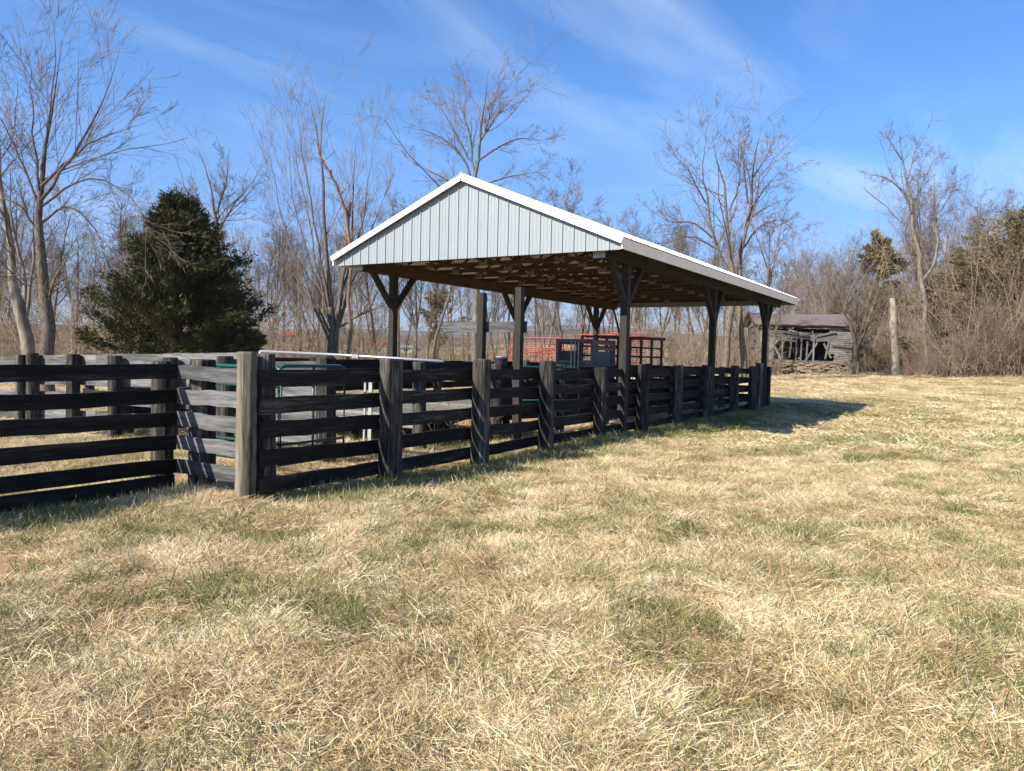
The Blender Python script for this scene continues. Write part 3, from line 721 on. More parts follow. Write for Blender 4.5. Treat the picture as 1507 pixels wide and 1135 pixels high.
mb = MB(); mb.bar(bp(UL, -.02, WE+.02), bp(UR, -.02, WE-.0), .14, .14); part(mb, 'plate_beam', M['barnX'], BN)
# roof: rusty sheets
rm, t_, b_ = newmat('rusty_tin', .6, .3)
v_ = objcoord(t_, (.7, .7, .7)); n_ = noise(t_, v_, 1.2, 7, .7)
r_ = ramp(t_, [(.38, (.135, .125, .12)), (.52, (.15, .125, .11)), (.64, (.20, .105, .07))], n_); t_.links.new(r_.outputs[0], b_.inputs['Base Color'])
ridge_w = wz(459); ev = wz(480)+.05; vr = VB/2; u0, u1 = uw(1109), uw(1257.5)
ns_ = 9
for s in (0, 1):
    for i in range(ns_):
        a = u0+(u1-u0)*i/ns_; b = u0+(u1-u0)*(i+1)/ns_-.01
        ve = -.45 if s == 0 else VB+.45
        ra = -.25 if i == 0 else 0
        P = [bp(a, ve, ev+random.gauss(0, .05)), bp(b, ve, ev+random.gauss(0, .05)), bp(b, vr, ridge_w-.10*math.sin((i+1)/ns_*3.14)), bp(a, vr, ridge_w-.10*math.sin(i/ns_*3.14))]
        V = P+[p+np.array([0, 0, .03]) for p in P]
        part(MB().add(V, [[0,3,2,1],[4,5,6,7],[0,1,5,4],[1,2,6,5],[2,3,7,6],[3,0,4,7]]), 'roof_sheet', rm, BN)
        mb = MB(); mb.bar(P[0]+[0, 0, .045], P[3]+[0, 0, .045], .03, .05); part(mb, 'seam', rm, BN)
for u in (UL, UR):
    mb = MB(); V = [bp(u, .05, WE), bp(u, VB-.05, WE), bp(u, vr, ridge_w-.1)]; V += [v+bx*.04 for v in V]
    part(mb.add(V, [[0,1,4,3],[1,2,5,4],[2,0,3,5]], [[0,2,1],[3,4,5]]), 'gable_wall', M['barnX'], BN)
mb = MB(); mb.bar(bp(u0, -.5, ev-.02), bp(u0, vr, ridge_w-.03), .05, .2); part(mb, 'barge_board', M['rust'], BN)

# things near the wood edge
def gpt(p, D): 
    q = px(p, 540, D); return q[0], q[1], float(gz(q[0], q[1]))
x, y, z = gpt(1317, 60)
SN = thing('dead_trunk', 'tall pale barkless dead trunk standing right of the barn', 'dead tree', (x, y, z))
pts = [px(1319, 560, 60), px(1318, 520, 60), px(1316, 480, 60), px(1315, 455, 60), px(1313.5, 439, 60)]
pts = [p+np.array([random.gauss(0, .03), 0, 0]) for p in pts]
part(MB().tube(pts, [.36, .30, .29, .27, .20], 12), 'trunk', M['deadwood'], SN)
for (a, b) in (((1318, 500), (1322, 492)), ((1320, 530), (1327, 520))):
    part(MB().tube([px(*a, 60), px(*b, 59.8)], [.1, .05], 7), 'stub', M['barkdark'], SN)
x, y, z = gpt(1337, 58.0)
DR = thing('burn_barrel', 'rusty red barrel beside the pale dead trunk', 'barrel', (x, y, z))
part(MB().lathe((x, y, z-.05), [(.36, 0), (.36, .05), (.38, .26), (.36, .28), (.38, .5), (.36, .52), (.36, .76), (.33, .77)], 20), 'body', M['rust'], DR, True)
part(MB().lathe((x, y, z+.74), [(.385, 0), (.385, .04), (.32, .045)], 20), 'rim', M['rust'], DR)
x, y, z = gpt(1360, 60)
BX = thing('wooden_box', 'small dark leaning crate right of the rusty barrel', 'crate', (x, y, z))
for k in range(3): part(MB().box((x, y+.01*k, z+.12+k*.2), (.85-.1*k, .5, .17)), 'slat', M['rust'] if k == 2 else M['dark'], BX)
part(MB().bar((x-.5, y-.3, z), (x+.55, y-.3, z+.75), .06, .1), 'board', M['barnX'], BX)
x, y, z = gpt(1485, 56)
PP = thing('marker_post', 'thin white post at the right edge of the pasture', 'post', (x, y, z))
part(MB().tube([(x, y, z-.1), (x-.02, y, z+1.35)], [.09, .085], 8), 'shaft', M['barkpale'], PP); part(MB().lathe((x-.02, y, z+1.33), [(.09, 0), (.085, .04), (.03, .06)], 8), 'top', M['white'], PP)
for i, (p, yb, hgt) in enumerate(((1206, 558, 1.15), (1172, 558, .45), (1262, 558, 1.1))):
    x, y, z = gpt(p, 61.5)
    t = thing('wire_fence_post', ['tall grey stake in front of the barn stone base', 'short grey stake in front of the barn stone base', 'grey stake at the right corner of the barn'][i], 'fence post', (x, y, z))
    part(MB().tube([(x, y, z-.1), (x+.03, y, z+hgt)], [.075, .06], 7), 'shaft', M['barnZ'], t); part(MB().box((x, y-.08, z+hgt*.7), (.04, .03, .06)), 'staple', M['galv'], t)

# far farm buildings
def far_barn(label, p, ytop, ybase, D, wpx, rc, wc):
    kk = D/1135; b = px(p, ybase, D); w = wpx*kk; h = (ybase-ytop)*kk; t = thing('farm_building', label, 'farm building', tuple(b))
    rot = np.stack([[CY, SY, 0], [-SY, CY, 0], [0, 0, 1]], 1)
    part(MB().box(b+[0, 0, h*.25-1], (w, w*.5, h*.5+2), rot=rot), 'wall', wc, t)
    A = [(-w*.55, -w*.32, h*.5), (w*.55, -w*.32, h*.5), (w*.55, w*.32, h*.5), (-w*.55, w*.32, h*.5), (-w*.55, 0, h), (w*.55, 0, h)]
    part(MB().add(np.array(A) @ rot.T+b, [[0,1,5,4],[2,3,4,5],[3,2,1,0]], [[0,4,3],[1,2,5]]), 'roof', rc, t)
    part(MB().box(b+rot @ np.array([0, -w*.26, h*.12]), (w*.2, .15, h*.3), rot=rot), 'door', M['dark'], t)
far_barn('far red roofed barn behind the left shed post', 557, 501, 517, 330, 26, M['red'], M['white'])
far_barn('far pale shed right of the red roofed barn', 598, 508, 516, 325, 30, M['galv'], M['white'])
far_barn('far red roofed barn beyond the vase shaped tree', 430, 488, 500, 400, 26, M['red'], M['barnX'])

# ------------------------------------------------------------------ trees
def grow(P0, D0, L, Rr, k, wig, trop):
    m_ = len(P0); P = np.zeros((m_, k, 3)); P[:, 0] = P0; d = D0.copy(); Dv = np.zeros_like(P); Dv[:, 0] = d
    for i in range(1, k):
        d = d + rng.normal(0, wig, d.shape) + np.array([0, 0, trop]); d /= np.linalg.norm(d, axis=1, keepdims=True)
        P[:, i] = P[:, i-1]+d*(L/(k-1))[:, None]; Dv[:, i] = d
    tt = np.linspace(0, 1, k)[None]
    return P, Rr[:, None]*(1-.68*tt), Dv
def spawn(P, RR, Dv, L, n, tmin, ang, lr, rr, tmax=1.0, shade=.42):
    m_, k = P.shape[:2]
    t = np.sort(tmin+(tmax-tmin)*rng.random((m_, n)), 1); f = t*(k-1); i = np.minimum(f.astype(int), k-2); a = f-i
    idx = np.arange(m_)[:, None]
    p = P[idx, i]*(1-a[..., None])+P[idx, i+1]*a[..., None]; r = RR[idx, i]*(1-a)+RR[idx, i+1]*a
    d = Dv[idx, i+1]
    rnd = rng.normal(size=d.shape); perp = np.cross(d, rnd); perp /= np.linalg.norm(perp, axis=2, keepdims=True)
    th = ang*rng.uniform(.65, 1.35, (m_, n))[..., None]
    nd = d*np.cos(th)+perp*np.sin(th)
    nl = L[:, None]*lr*(1-shade*t)*rng.uniform(.6, 1.25, (m_, n)); nr = np.minimum(r*rr, r*.9)*rng.uniform(.7, 1.1, (m_, n))
    return p.reshape(-1, 3), nd.reshape(-1, 3), nl.ravel(), nr.ravel()
RMIN = .0048
def crownize(mb, P, RR, Dv, L, levels, thick=1.):
    for (n, tmin, ang, lr, rr, k, wig, trop, ns_) in levels:
        p, d, l, r = spawn(P, RR, Dv, L, n, tmin, ang, lr, rr)
        P, RR, Dv = grow(p, d, l, r, k, wig, trop); L = l
        RR = np.maximum(RR, RMIN*thick); mb.tubes(P, RR, ns_)
    return
def tree_template(H, r, style=0):
    """returns (trunk MB, crown MB) rooted at the origin"""
    tk, cr = MB(), MB()
    P, RR, Dv = grow(np.zeros((1, 3)), np.array([[rng.normal(0, .05), rng.normal(0, .05), 1.]]), np.array([H*.82]), np.array([r]), 9, .07, .12)
    RR[0] = r*np.linspace(1, .22, 9)**1.0; P[0, 0, 2] = -.3; tk.tubes(P, RR, 8)
    L = np.array([H*.82])
    a, b, c, d_ = [(10, 9, 6, 4), (12, 8, 6, 4), (8, 9, 7, 4)][style % 3]
    t0 = [.28, .18, .42][style % 3]
    p, d, l, rr = spawn(P, RR, Dv, L, a, t0, [.75, .6, .55][style % 3], .52, .6, .97, .5)
    P1, R1, D1 = grow(p, d, l, rr, 7, .13, [.12, .2, .16][style % 3]); tk.tubes(P1, np.maximum(R1, .01), 5)
    crownize(cr, P1, R1, D1, l, [(b, .15, .7, .5, .5, 5, .16, .07, 3), (c, .12, .7, .55, .55, 4, .18, .05, 3), (d_, .15, .65, .65, .65, 3, .2, .03, 3)])
    # leader twigs
    p, d, l, rr = spawn(P, RR, Dv, L, 8, .6, .6, .2, .4); P2, R2, D2 = grow(p, d, l, rr, 5, .15, .1); cr.tubes(P2, np.maximum(R2, RMIN), 3)
    crownize(cr, P2, R2, D2, l, [(6, .1, .7, .5, .6, 4, .2, .05, 3), (5, .1, .7, .6, .6, 3, .2, .03, 3)])
    return tk, cr
def hero(label, base, D, limbs, wpx=1.0, lev=None, tmat='bark', cmat='twig', cat='tree', thick=1., name='bare_tree', extra=None, depthj=1.0):
    """limbs: list of polylines [(px,py,width_px)...]; laid out as real limbs in space at distance D"""
    x, y, z = gpt(base, D); t = thing(name, label, cat, (x, y, z))
    tk, cr = MB(), MB(); k = D/1135
    for li, poly in enumerate(limbs):
        n = len(poly); dj = 0 if li == 0 else rng.normal(0, .09)*depthj
        pts = []; rad = []; acc = 0
        for i, (a, b, w) in enumerate(poly):
            if i: acc += math.hypot(a-poly[i-1][0], b-poly[i-1][1])*k*dj
            p = px(a, b, D)
            p = p + np.array([-SY, CY, 0])*acc
            pts.append(p); rad.append(max(w*k/2*(.92 if li == 0 else .62), .009))
        if li == 0: pts[0][2] = min(pts[0][2], z-.1)
        # resample to smooth, slightly crooked limb
        pts = np.array(pts); s = np.concatenate([[0], np.cumsum(np.linalg.norm(np.diff(pts, axis=0), axis=1))])
        K = 11; tt = np.linspace(0, s[-1], K)
        Q = np.stack([np.interp(tt, s, pts[:, j]) for j in range(3)], 1); Rq = np.interp(tt, s, rad)*(1-(.72 if poly[-1][2] <= 3 else 0)*np.linspace(0, 1, K)**2.5)
        Q[1:-1] = Q[1:-1]*.5+(Q[:-2]+Q[2:])*.25
        Q[1:] += rng.normal(0, .018*s[-1]/K*3, (K-1, 3))*np.array([1, 1, .5])
        tk.tubes(Q[None], Rq[None], 8 if Rq[0] > .08 else 5)
        Dv = np.gradient(Q, axis=0); Dv /= np.linalg.norm(Dv, axis=1, keepdims=True)
        LL = np.array([s[-1]])
        lv = lev or [(15, .15, .75, .46, .40, 7, .13, .06, 4), (6, .15, .7, .5, .5, 5, .16, .04, 3), (4, .15, .7, .55, .6, 3, .2, .02, 3)]
        if li == 0: lv = [(max(6, lv[0][0]//2), .45, *lv[0][2:])]+list(lv[1:])
        crownize(cr, Q[None], Rq[None], Dv[None], LL, lv, thick)
    part(tk, 'trunk', M[tmat], t, True); part(cr, 'crown', M[cmat], t)
    return t
hero('big many-limbed bare tree at left with thick mossy trunk', 72, 26, [
    [(72, 532, 22), (70, 470, 20), (63, 400, 16), (58, 340, 14), (57, 290, 11), (62, 230, 9), (72, 150, 6), (90, 60, 2)],
    [(60, 295, 9), (95, 245, 7), (130, 200, 6), (160, 130, 4), (180, 75, 2)],
    [(60, 275, 8), (95, 240, 6), (140, 205, 4), (215, 182, 2)],
    [(60, 305, 7), (105, 268, 5), (160, 262, 4), (205, 300, 2), (225, 350, 1)],
    [(59, 330, 7), (95, 300, 5), (130, 320, 4), (165, 380, 2)],
    [(57, 300, 7), (35, 240, 5), (15, 190, 4), (-20, 130, 2)],
    [(58, 350, 7), (30, 300, 5), (0, 290, 4), (-40, 310, 2)],
    [(57, 280, 7), (45, 200, 5), (38, 120, 3), (30, 60, 1)],
    [(60, 250, 6), (85, 170, 4), (102, 100, 3), (105, 40, 1)],
    [(70, 450, 9), (78, 415, 8), (88, 398, 6)],
    [(66, 420, 6), (40, 400, 4), (10, 410, 3), (-30, 400, 1)]], tmat='bark', lev=[(13, .12, .65, .55, .36, 8, .07, .03, 4), (6, .15, .55, .5, .45, 5, .09, .03, 3), (3, .1, .5, .55, .55, 3, .10, .01, 3)])
hero('leaning pale forked sycamore trunk at the far left', 50, 28, [
    [(50, 532, 22), (38, 475, 20), (20, 425, 15), (9, 360, 12), (2, 300, 9), (-3, 230, 7), (-20, 150, 3)],
    [(34, 465, 12), (38, 420, 9), (27, 370, 8), (15, 310, 6), (20, 240, 3)],
    [(38, 470, 11), (44, 430, 8), (50, 370, 6), (42, 310, 4), (60, 250, 2)],
    [(5, 320, 6), (-20, 260, 4), (10, 180, 3), (15, 90, 1)]], tmat='barkpale')
hero('vase shaped multi-stemmed bare tree left of the shed roof', 490, 38, [
    [(490, 535, 14), (488, 490, 12), (487, 440, 9), (481, 380, 8), (477, 300, 6), (472, 220, 4), (478, 140, 1)],
    [(494, 520, 12), (502, 440, 9), (512, 370, 8), (517, 300, 8)],
    [(486, 505, 7), (460, 440, 5), (430, 370, 4), (408, 300, 3), (388, 205, 1)],
    [(486, 490, 7), (450, 425, 5), (420, 395, 3), (380, 375, 1)],
    [(496, 490, 7), (522, 400, 5), (546, 330, 4), (575, 250, 1)],
    [(494, 500, 8), (512, 420, 6), (516, 330, 5), (512, 240, 3), (520, 165, 1)],
    [(495, 485, 5), (530, 462, 4), (572, 450, 1)],
    [(485, 475, 6), (460, 370, 4), (440, 270, 3), (420, 165, 1)],
    [(484, 450, 6), (470, 340, 4), (456, 240, 3), (448, 150, 1)],
    [(500, 440, 6), (530, 350, 4), (545, 270, 3), (552, 190, 1)],
    [(488, 470, 5), (440, 360, 3), (418, 260, 2), (400, 150, 1)]], tmat='bark',
    lev=[(11, .2, .40, .42, .38, 7, .05, .12, 3), (5, .15, .45, .5, .5, 4, .08, .1, 3), (3, .1, .45, .6, .6, 3, .12, .05, 3)])
hero('reddish vine-wrapped broken limb inside the vase shaped tree', 505, 37.6, [
    [(513, 545, 6), (515, 380, 6), (519, 315, 7), (495, 275, 6), (478, 235, 6), (463, 190, 5), (452, 145, 3)],
    [(487, 262, 6), (487, 250, 6)]], tmat='vine', cmat='vine', lev=[(70, .2, .9, .09, .3, 4, .3, .02, 3), (5, .1, .9, .5, .6, 3, .3, -.03, 3)], cat='dead limb', name='vine_limb')
hero('tall spreading bare tree rising behind the shed ridge', 700, 60, [
    [(700, 540, 12), (698, 420, 11), (696, 300, 9), (699, 240, 8), (712, 190, 6), (718, 140, 4), (714, 100, 2)],
    [(698, 270, 6), (680, 225, 5), (640, 192, 4), (592, 182, 1)],
    [(698, 250, 6), (690, 190, 5), (674, 140, 3), (668, 108, 1)],
    [(700, 240, 6), (728, 218, 5), (765, 200, 4), (808, 208, 1)],
    [(696, 290, 6), (655, 262, 4), (625, 250, 3), (600, 235, 1)],
    [(705, 210, 5), (735, 165, 4), (760, 140, 2), (772, 125, 1)],
    [(697, 280, 5), (735, 262, 4), (770, 255, 3), (800, 250, 1)],
    [(690, 235, 5), (655, 165, 3), (625, 128, 1)],
    [(712, 200, 4), (735, 125, 2), (745, 110, 1)]], tmat='barkpale', thick=1.5)
hero('tall bare tree with curving left limb right of the shed', 1068, 50, [
    [(1065, 548, 11), (1074, 480, 10), (1083, 440, 10), (1074, 380, 8), (1073, 300, 6), (1062, 255, 5), (1050, 200, 2)],
    [(1070, 395, 8), (1050, 355, 7), (1038, 290, 5), (1030, 230, 3), (1038, 180, 1)],
    [(1048, 350, 5), (1020, 325, 4), (985, 330, 3), (955, 310, 1)],
    [(1040, 300, 4), (1010, 250, 3), (985, 225, 1)],
    [(1073, 310, 5), (1090, 270, 4), (1085, 220, 3), (1090, 190, 1)],
    [(1060, 370, 5), (1020, 345, 4), (970, 360, 2), (930, 350, 1)]], thick=1.4)
hero('tall straight bare tree close behind the right shed eave', 1092, 51, [
    [(1096, 548, 11), (1090, 490, 10), (1086, 430, 9), (1093, 370, 8), (1100, 300, 7), (1108, 255, 5), (1118, 190, 2)],
    [(1098, 330, 5), (1115, 290, 4), (1140, 260, 3), (1165, 240, 1)],
    [(1101, 300, 5), (1095, 250, 4), (1090, 200, 1)],
    [(1094, 365, 5), (1120, 330, 4), (1155, 320, 2), (1180, 335, 1)],
    [(1106, 265, 4), (1130, 225, 3), (1135, 190, 1)]], thick=1.4)
hero('slender pale forked bare tree above the barn left end', 1130, 55, [
    [(1128, 540, 6), (1131, 460, 6), (1131, 395, 6)], [(1131, 400, 4), (1120, 370, 3), (1105, 330, 2), (1100, 300, 1)], [(1131, 400, 4), (1143, 360, 3), (1150, 320, 2), (1160, 290, 1)]], tmat='barkpale', thick=1.4)
hero('tall bare tree forking in a curved U right of the barn', 1362, 58, [
    [(1363, 560, 7), (1362, 480, 7), (1357, 412, 9), (1350, 350, 7), (1341, 300, 6), (1332, 250, 5), (1326, 185, 1)],
    [(1357, 414, 8), (1378, 388, 7), (1386, 350, 6), (1383, 300, 5), (1388, 250, 2)],
    [(1338, 290, 5), (1308, 262, 4), (1272, 255, 1)],
    [(1335, 265, 4), (1350, 220, 3), (1360, 195, 1)],
    [(1330, 240, 4), (1305, 205, 3), (1295, 190, 1)],
    [(1384, 310, 4), (1400, 285, 3), (1412, 260, 1)]], tmat='barkpale', thick=1.4, lev=[(11, .25, .8, .40, .36, 6, .16, .04, 4), (6, .12, .75, .5, .5, 4, .2, .04, 3), (3, .1, .65, .55, .65, 3, .2, .03, 3)])
hero('dark forked tree against the right wall of the barn', 1258, 62, [
    [(1258, 558, 8), (1260, 510, 7), (1256, 485, 7), (1246, 465, 4), (1215, 430, 1)],
    [(1259, 520, 7), (1270, 490, 6), (1285, 462, 5), (1298, 430, 3), (1320, 410, 1)],
    [(1258, 500, 5), (1262, 455, 4), (1268, 400, 1)]], tmat='barkdark', thick=1.4)
hero('round-topped bare tree rising behind the dark cedar', 318, 62, [
    [(322, 540, 9), (322, 420, 8), (322, 330, 7), (312, 290, 5), (300, 240, 3), (290, 215, 1)],
    [(321, 340, 5), (345, 300, 4), (370, 270, 2), (382, 255, 1)],
    [(318, 315, 5), (335, 265, 4), (338, 220, 1)],
    [(320, 330, 4), (290, 295, 3), (262, 270, 1)]], thick=1.5)

# background tree templates and copies
def clear_path(x, y): return not (-16 < x < -5 and 3 < y < 33)
TPL = []
for i in range(9):
    tk, cr = tree_template(14, .115+.015*(i % 3), i)
    TPL.append((tk.mesh('trunk', smooth=True), cr.mesh('crown')))
used = 0
LM = [(-999, 30, 'left of the leaning sycamore'), (30, 110, 'behind the mossy many-limbed tree'), (110, 160, 'left of the dark cedar'), (160, 235, 'behind the left half of the dark cedar'),
      (235, 300, 'behind the dark cedar'), (300, 370, 'behind the right half of the dark cedar'), (370, 430, 'between the cedar and the vase shaped tree'), (430, 500, 'behind the vase shaped tree'),
      (500, 560, 'left of the left shed post'), (560, 640, 'right of the left shed post'), (640, 700, 'behind the crossboard'), (700, 780, 'behind the two tall square posts'), (780, 850, 'above the red panels'),
      (850, 915, 'behind the steel chute'), (915, 980, 'right of the front shed post'), (980, 1045, 'between the front and middle shed posts'), (1045, 1110, 'right of the middle shed post'), (1110, 1165, 'behind the left end of the barn'),
      (1165, 1215, 'behind the barn roof centre'), (1215, 1260, 'behind the right end of the barn'), (1260, 1310, 'between the barn and the dead trunk'), (1310, 1350, 'behind the pale dead trunk'), (1350, 1400, 'behind the U-forked tree'),
      (1400, 1450, 'right of the U-forked tree'), (1450, 1500, 'above the right edge thicket'), (1500, 9999, 'at the extreme right edge')]
seen_lab = {}
def bgtree(p, D, ytop, ti, zone, pale=False):
    x, y, z = gpt(p, D); q = px(p, ytop, D); Hh = q[2]-z
    where = [w for a_, b_, w in LM if a_ <= p < b_][0]; hw_ = 'tall' if ytop < 300 else ('middling' if ytop < 370 else 'low'); dw_ = 'nearer' if D < 72 else 'far'
    lab = '%s %s bare tree %s' % (hw_, dw_, where); grp = 'bare trees of the wood '+where
    t = thing('bare_tree', lab, 'tree', (x, y, z), grp, random.uniform(0, 6.28)); s = Hh/14.0
    t.scale = (s*random.uniform(.8, 1.1),)*2+(s,)
    a, b = TPL[ti]
    o = obj('trunk', a, M['bark'], t); o = obj('crown', b, M['twig'], t)
for p0_, p1_, n, yt, D0, D1, zone in (
    (-60, 230, 24, (240, 400), 42, 80, 'left'), (200, 480, 26, (280, 410), 55, 100, 'left'),
    (430, 900, 44, (280, 430), 62, 110, 'mid'), (780, 880, 3, (238, 265), 66, 72, 'mid'), (900, 1150, 30, (300, 440), 62, 110, 'mid'),
    (1150, 1340, 44, (330, 430), 69, 100, 'barn'), (1330, 1590, 36, (235, 380), 64, 95, 'right'), (540, 640, 4, (260, 300), 60, 70, 'mid')):
    for i in range(n):
        p = p0_+(p1_-p0_)*(i+random.random())/n
        bgtree(p, random.uniform(D0, D1), random.uniform(*yt), random.randrange(9), zone)

# cedars
def conifer(label, p, D, ytop, wpx, mat='cedar', n=1500, name='cedar_tree', lean=0, zbase=0.3, leaf=(.06, .19), per=64, ragged=.25):
    x, y, z = gpt(p, D); H = px(p, ytop, D)[2]-z; Rm = wpx*D/1135/2
    t = thing(name, label, 'tree', (x, y, z))
    mb = MB(); mb.tube([(x, y, z-.2), (x+.05, y, z+H*.5), (x, y, z+H*.93)], [H*.028, H*.016, .02], 8); part(mb, 'trunk', M['barkdark'], t, True)
    ph = rng.uniform(0, 6.28, 6)
    nb_ = max(24, n//9); hb = rng.random(nb_)**.9; ab = rng.uniform(0, 2*math.pi, nb_); lb = rng.uniform(.55, 1.25, nb_)
    w_ = rng.integers(0, nb_, n); s0 = rng.random(n)**.6
    h = np.clip(hb[w_]+rng.normal(0, .012, n), 0, 1); az = ab[w_]+rng.normal(0, .16, n)*(1.25-s0)
    env = np.where(h < .18, .84+.16*h/.18, (1-((h-.18)/.82))**.78)
    env = env*(1+ragged*(np.sin(3*az+ph[0]+5*h)*.4+np.sin(5*az+ph[1]-9*h)*.3))*lb[w_]+.03
    zb = z+zbase+(H-zbase)*h*.95
    rad = Rm*env*(.12+.9*s0)
    c = np.stack([x+rad*np.cos(az), y+rad*np.sin(az), zb+rad*.38+rng.normal(0, .03*H/7, n)], 1)
    out = np.stack([np.cos(az), np.sin(az), .75+rng.normal(0, .3, n)], 1); out /= np.linalg.norm(out, axis=1, keepdims=True)
    # bough: spray of leaf blades along a short axis
    bl = Rm*rng.uniform(.09, .22, n)*(1.25-.5*s0)
    m_ = n*per
    s_ = rng.uniform(-.6, 1, (n, per)); pos = c[:, None]+out[:, None]*(s_*bl[:, None])[..., None]+rng.normal(0, 1, (n, per, 3))*(bl[:, None]*(.34-.22*np.clip(s_, 0, 1)))[..., None]
    d = out[:, None]+rng.normal(0, .55, (n, per, 3)); d /= np.linalg.norm(d, axis=2, keepdims=True)
    sd = np.cross(d, rng.normal(size=d.shape)); sd /= np.linalg.norm(sd, axis=2, keepdims=True)
    ll = rng.uniform(*leaf, (n, per))[..., None]*(D/34); ww = ll*.2
    V = np.stack([pos-sd*ww, pos+sd*ww, pos+d*ll*1.3], 2).reshape(-1, 3)
    F = np.arange(len(V)).reshape(-1, 3)
    rv = np.repeat(np.clip(rng.normal(.5, .16, n)[:, None]+rng.normal(0, .12, (n, per)), 0, 1).ravel(), 3)
    mb = MB(); mb.add(V, None, F, att=rv); part_ = mb.build('crown', M[mat], t, attname='rnd')
    # boughs
    k = min(n, 260); st = np.stack([np.full(k, x), np.full(k, y), zb[:k]-rad[:k]*.15], 1)
    P = np.stack([st, (st+c[:k])/2-[0, 0, .05], c[:k]], 1); mb = MB(); mb.tubes(P, np.tile([.035, .02, .008], (k, 1)), 3); part(mb, 'bough', M['barkdark'], t)['kind'] = 'stuff'
    return t
conifer('dense dark green cedar standing behind the left pens', 262, 34, 290, 222, n=2300, per=60, ragged=.18)
conifer('low dark cedar skirt right of the big cedar', 345, 33, 430, 80, n=420, per=50)
conifer('olive topped cedar rising behind the barn roof', 1285, 73, 335, 110, mat='cedarbrown', n=380, per=36, ragged=.35)
conifer('green cedar under the U-forked tree', 1395, 60, 405, 120, mat='cedar', n=330, per=40, ragged=.5)
conifer('tall olive brown evergreen filling the right edge', 1500, 57, 315, 280, mat='cedarbrown', n=800, per=38, ragged=.4)
conifer('olive brown evergreen left of the tall right edge one', 1432, 60, 385, 190, mat='cedarbrown', n=400, per=34, ragged=.5)
conifer('thin pine between the vase shaped tree and the shed post', 640, 84, 425, 120, mat='cedarbrown', n=90, per=30, ragged=.6)

# brush thickets (nobody could count the stems)
def vn_(x, y): return .5+.28*np.sin(x*.9+1.3*np.sin(y*.6))+.22*np.sin(x*2.3-y*1.1)
def thicket(name, label, p0_, p1_, D0, D1, hpx, n, mat='brush', arch=.25, rad=.012):
    mb = MB()
    pp = rng.uniform(p0_, p1_, n); DD = rng.uniform(D0, D1, n)
    l = (pp-753.5)/1135; X = DD*(l*CY-SY); Y = DD*(l*SY+CY); Z = gz(X, Y)
    edge = sstep(pp, p0_, p0_+35)*(1-sstep(pp, p1_-35, p1_))*.6+.4
    hh = hpx*DD/1135*rng.uniform(.3, 1.1, n)*edge*(.45+1.1*vn_(X, Y))
    d = np.stack([rng.normal(0, .35, n), rng.normal(0, .35, n), np.ones(n)], 1); d /= np.linalg.norm(d, axis=1, keepdims=True)
    P, RR, Dv = grow(np.stack([X, Y, Z-.05], 1), d, hh, np.full(n, rad*1.6), 6, arch*.6, -.02)
    mb.tubes(P, np.maximum(RR, .006), 3)
    p, d2, l2, r2 = spawn(P, RR, Dv, hh, 5, .15, .8, .5, .6); P2, R2, D2 = grow(p, d2, l2, r2, 4, arch, -.02); mb.tubes(P2, np.maximum(R2, .006), 3)
    p, d2, l2, r2 = spawn(P2, R2, D2, l2, 3, .15, .8, .55, .6); P3, R3, D3 = grow(p, d2, l2, r2, 3, arch, -.02); mb.tubes(P3, np.maximum(R3, .005), 3)
    o = mb.build(name, M[mat]); tag(o, label, 'brush', None, 'stuff')
thicket('brush', 'tangled brown brush below the right edge trees', 1348, 1580, 54.5, 60, 120, 800, rad=.012)
thicket('brush', 'tall tangled vines and stems over the right edge evergreens', 1385, 1590, 54, 60, 215, 420, arch=.35, rad=.014)
thicket('brush', 'low brown brush behind the burn barrel', 1300, 1375, 62, 68, 95, 260, rad=.013)
thicket('brush', 'brown undergrowth between the barn and dead trunk', 1255, 1345, 63, 72, 70, 420, rad=.014)
thicket('brush', 'pale brush behind the shed posts and barn', 880, 1150, 58, 78, 95, 700, rad=.014)
thicket('brush', 'brown undergrowth of the far left wood', -80, 420, 42, 62, 115, 900, rad=.013)
thicket('saplings', 'thin upright saplings of the left tree line', -80, 560, 50, 80, 175, 420, arch=.1, rad=.02)
thicket('saplings', 'thin upright saplings of the right wood', 1150, 1580, 66, 85, 190, 500, arch=.1, rad=.02)
thicket('brush', 'thin hedgerow brush seen under the shed roof', 400, 900, 66, 90, 75, 800, rad=.014)

# dry weeds in the pen
def weeds(label, pts, h):
    mb = MB(); n = len(pts); P0 = np.array([[x, y, float(gz(x, y))] for x, y in pts])
    d = np.stack([rng.normal(0, .12, n), rng.normal(0, .12, n), np.ones(n)], 1); d /= np.linalg.norm(d, axis=1, keepdims=True)
    L = rng.uniform(.6, 1.1, n)*h; P, RR, Dv = grow(P0, d, L, np.full(n, .007), 5, .08, .02); mb.tubes(P, np.maximum(RR, .004), 4)
    p, d2, l2, r2 = spawn(P, RR, Dv, L, 7, .35, .55, .35, .8); P2, R2, D2 = grow(p, d2, l2, r2, 4, .1, .08); mb.tubes(P2, np.maximum(R2, .003), 3)
    p, d2, l2, r2 = spawn(P2, R2, D2, l2, 4, .3, .5, .4, .8); P3, R3, D3 = grow(p, d2, l2, r2, 3, .1, .05); mb.tubes(P3, np.maximum(R3, .003), 3)
    o = mb.build('dry_weeds', M['vine']); tag(o, label, 'weeds', None, 'stuff')
weeds('dry branching weed stalks behind the third front panel', [(random.uniform(-8.2, -7.4), random.uniform(10, 12.4)) for _ in range(13)], 1.0)
weeds('short reddish weed stalks under the plank platform', [(random.uniform(-8.4, -7.5), random.uniform(7.8, 9.9)) for _ in range(14)], .45)

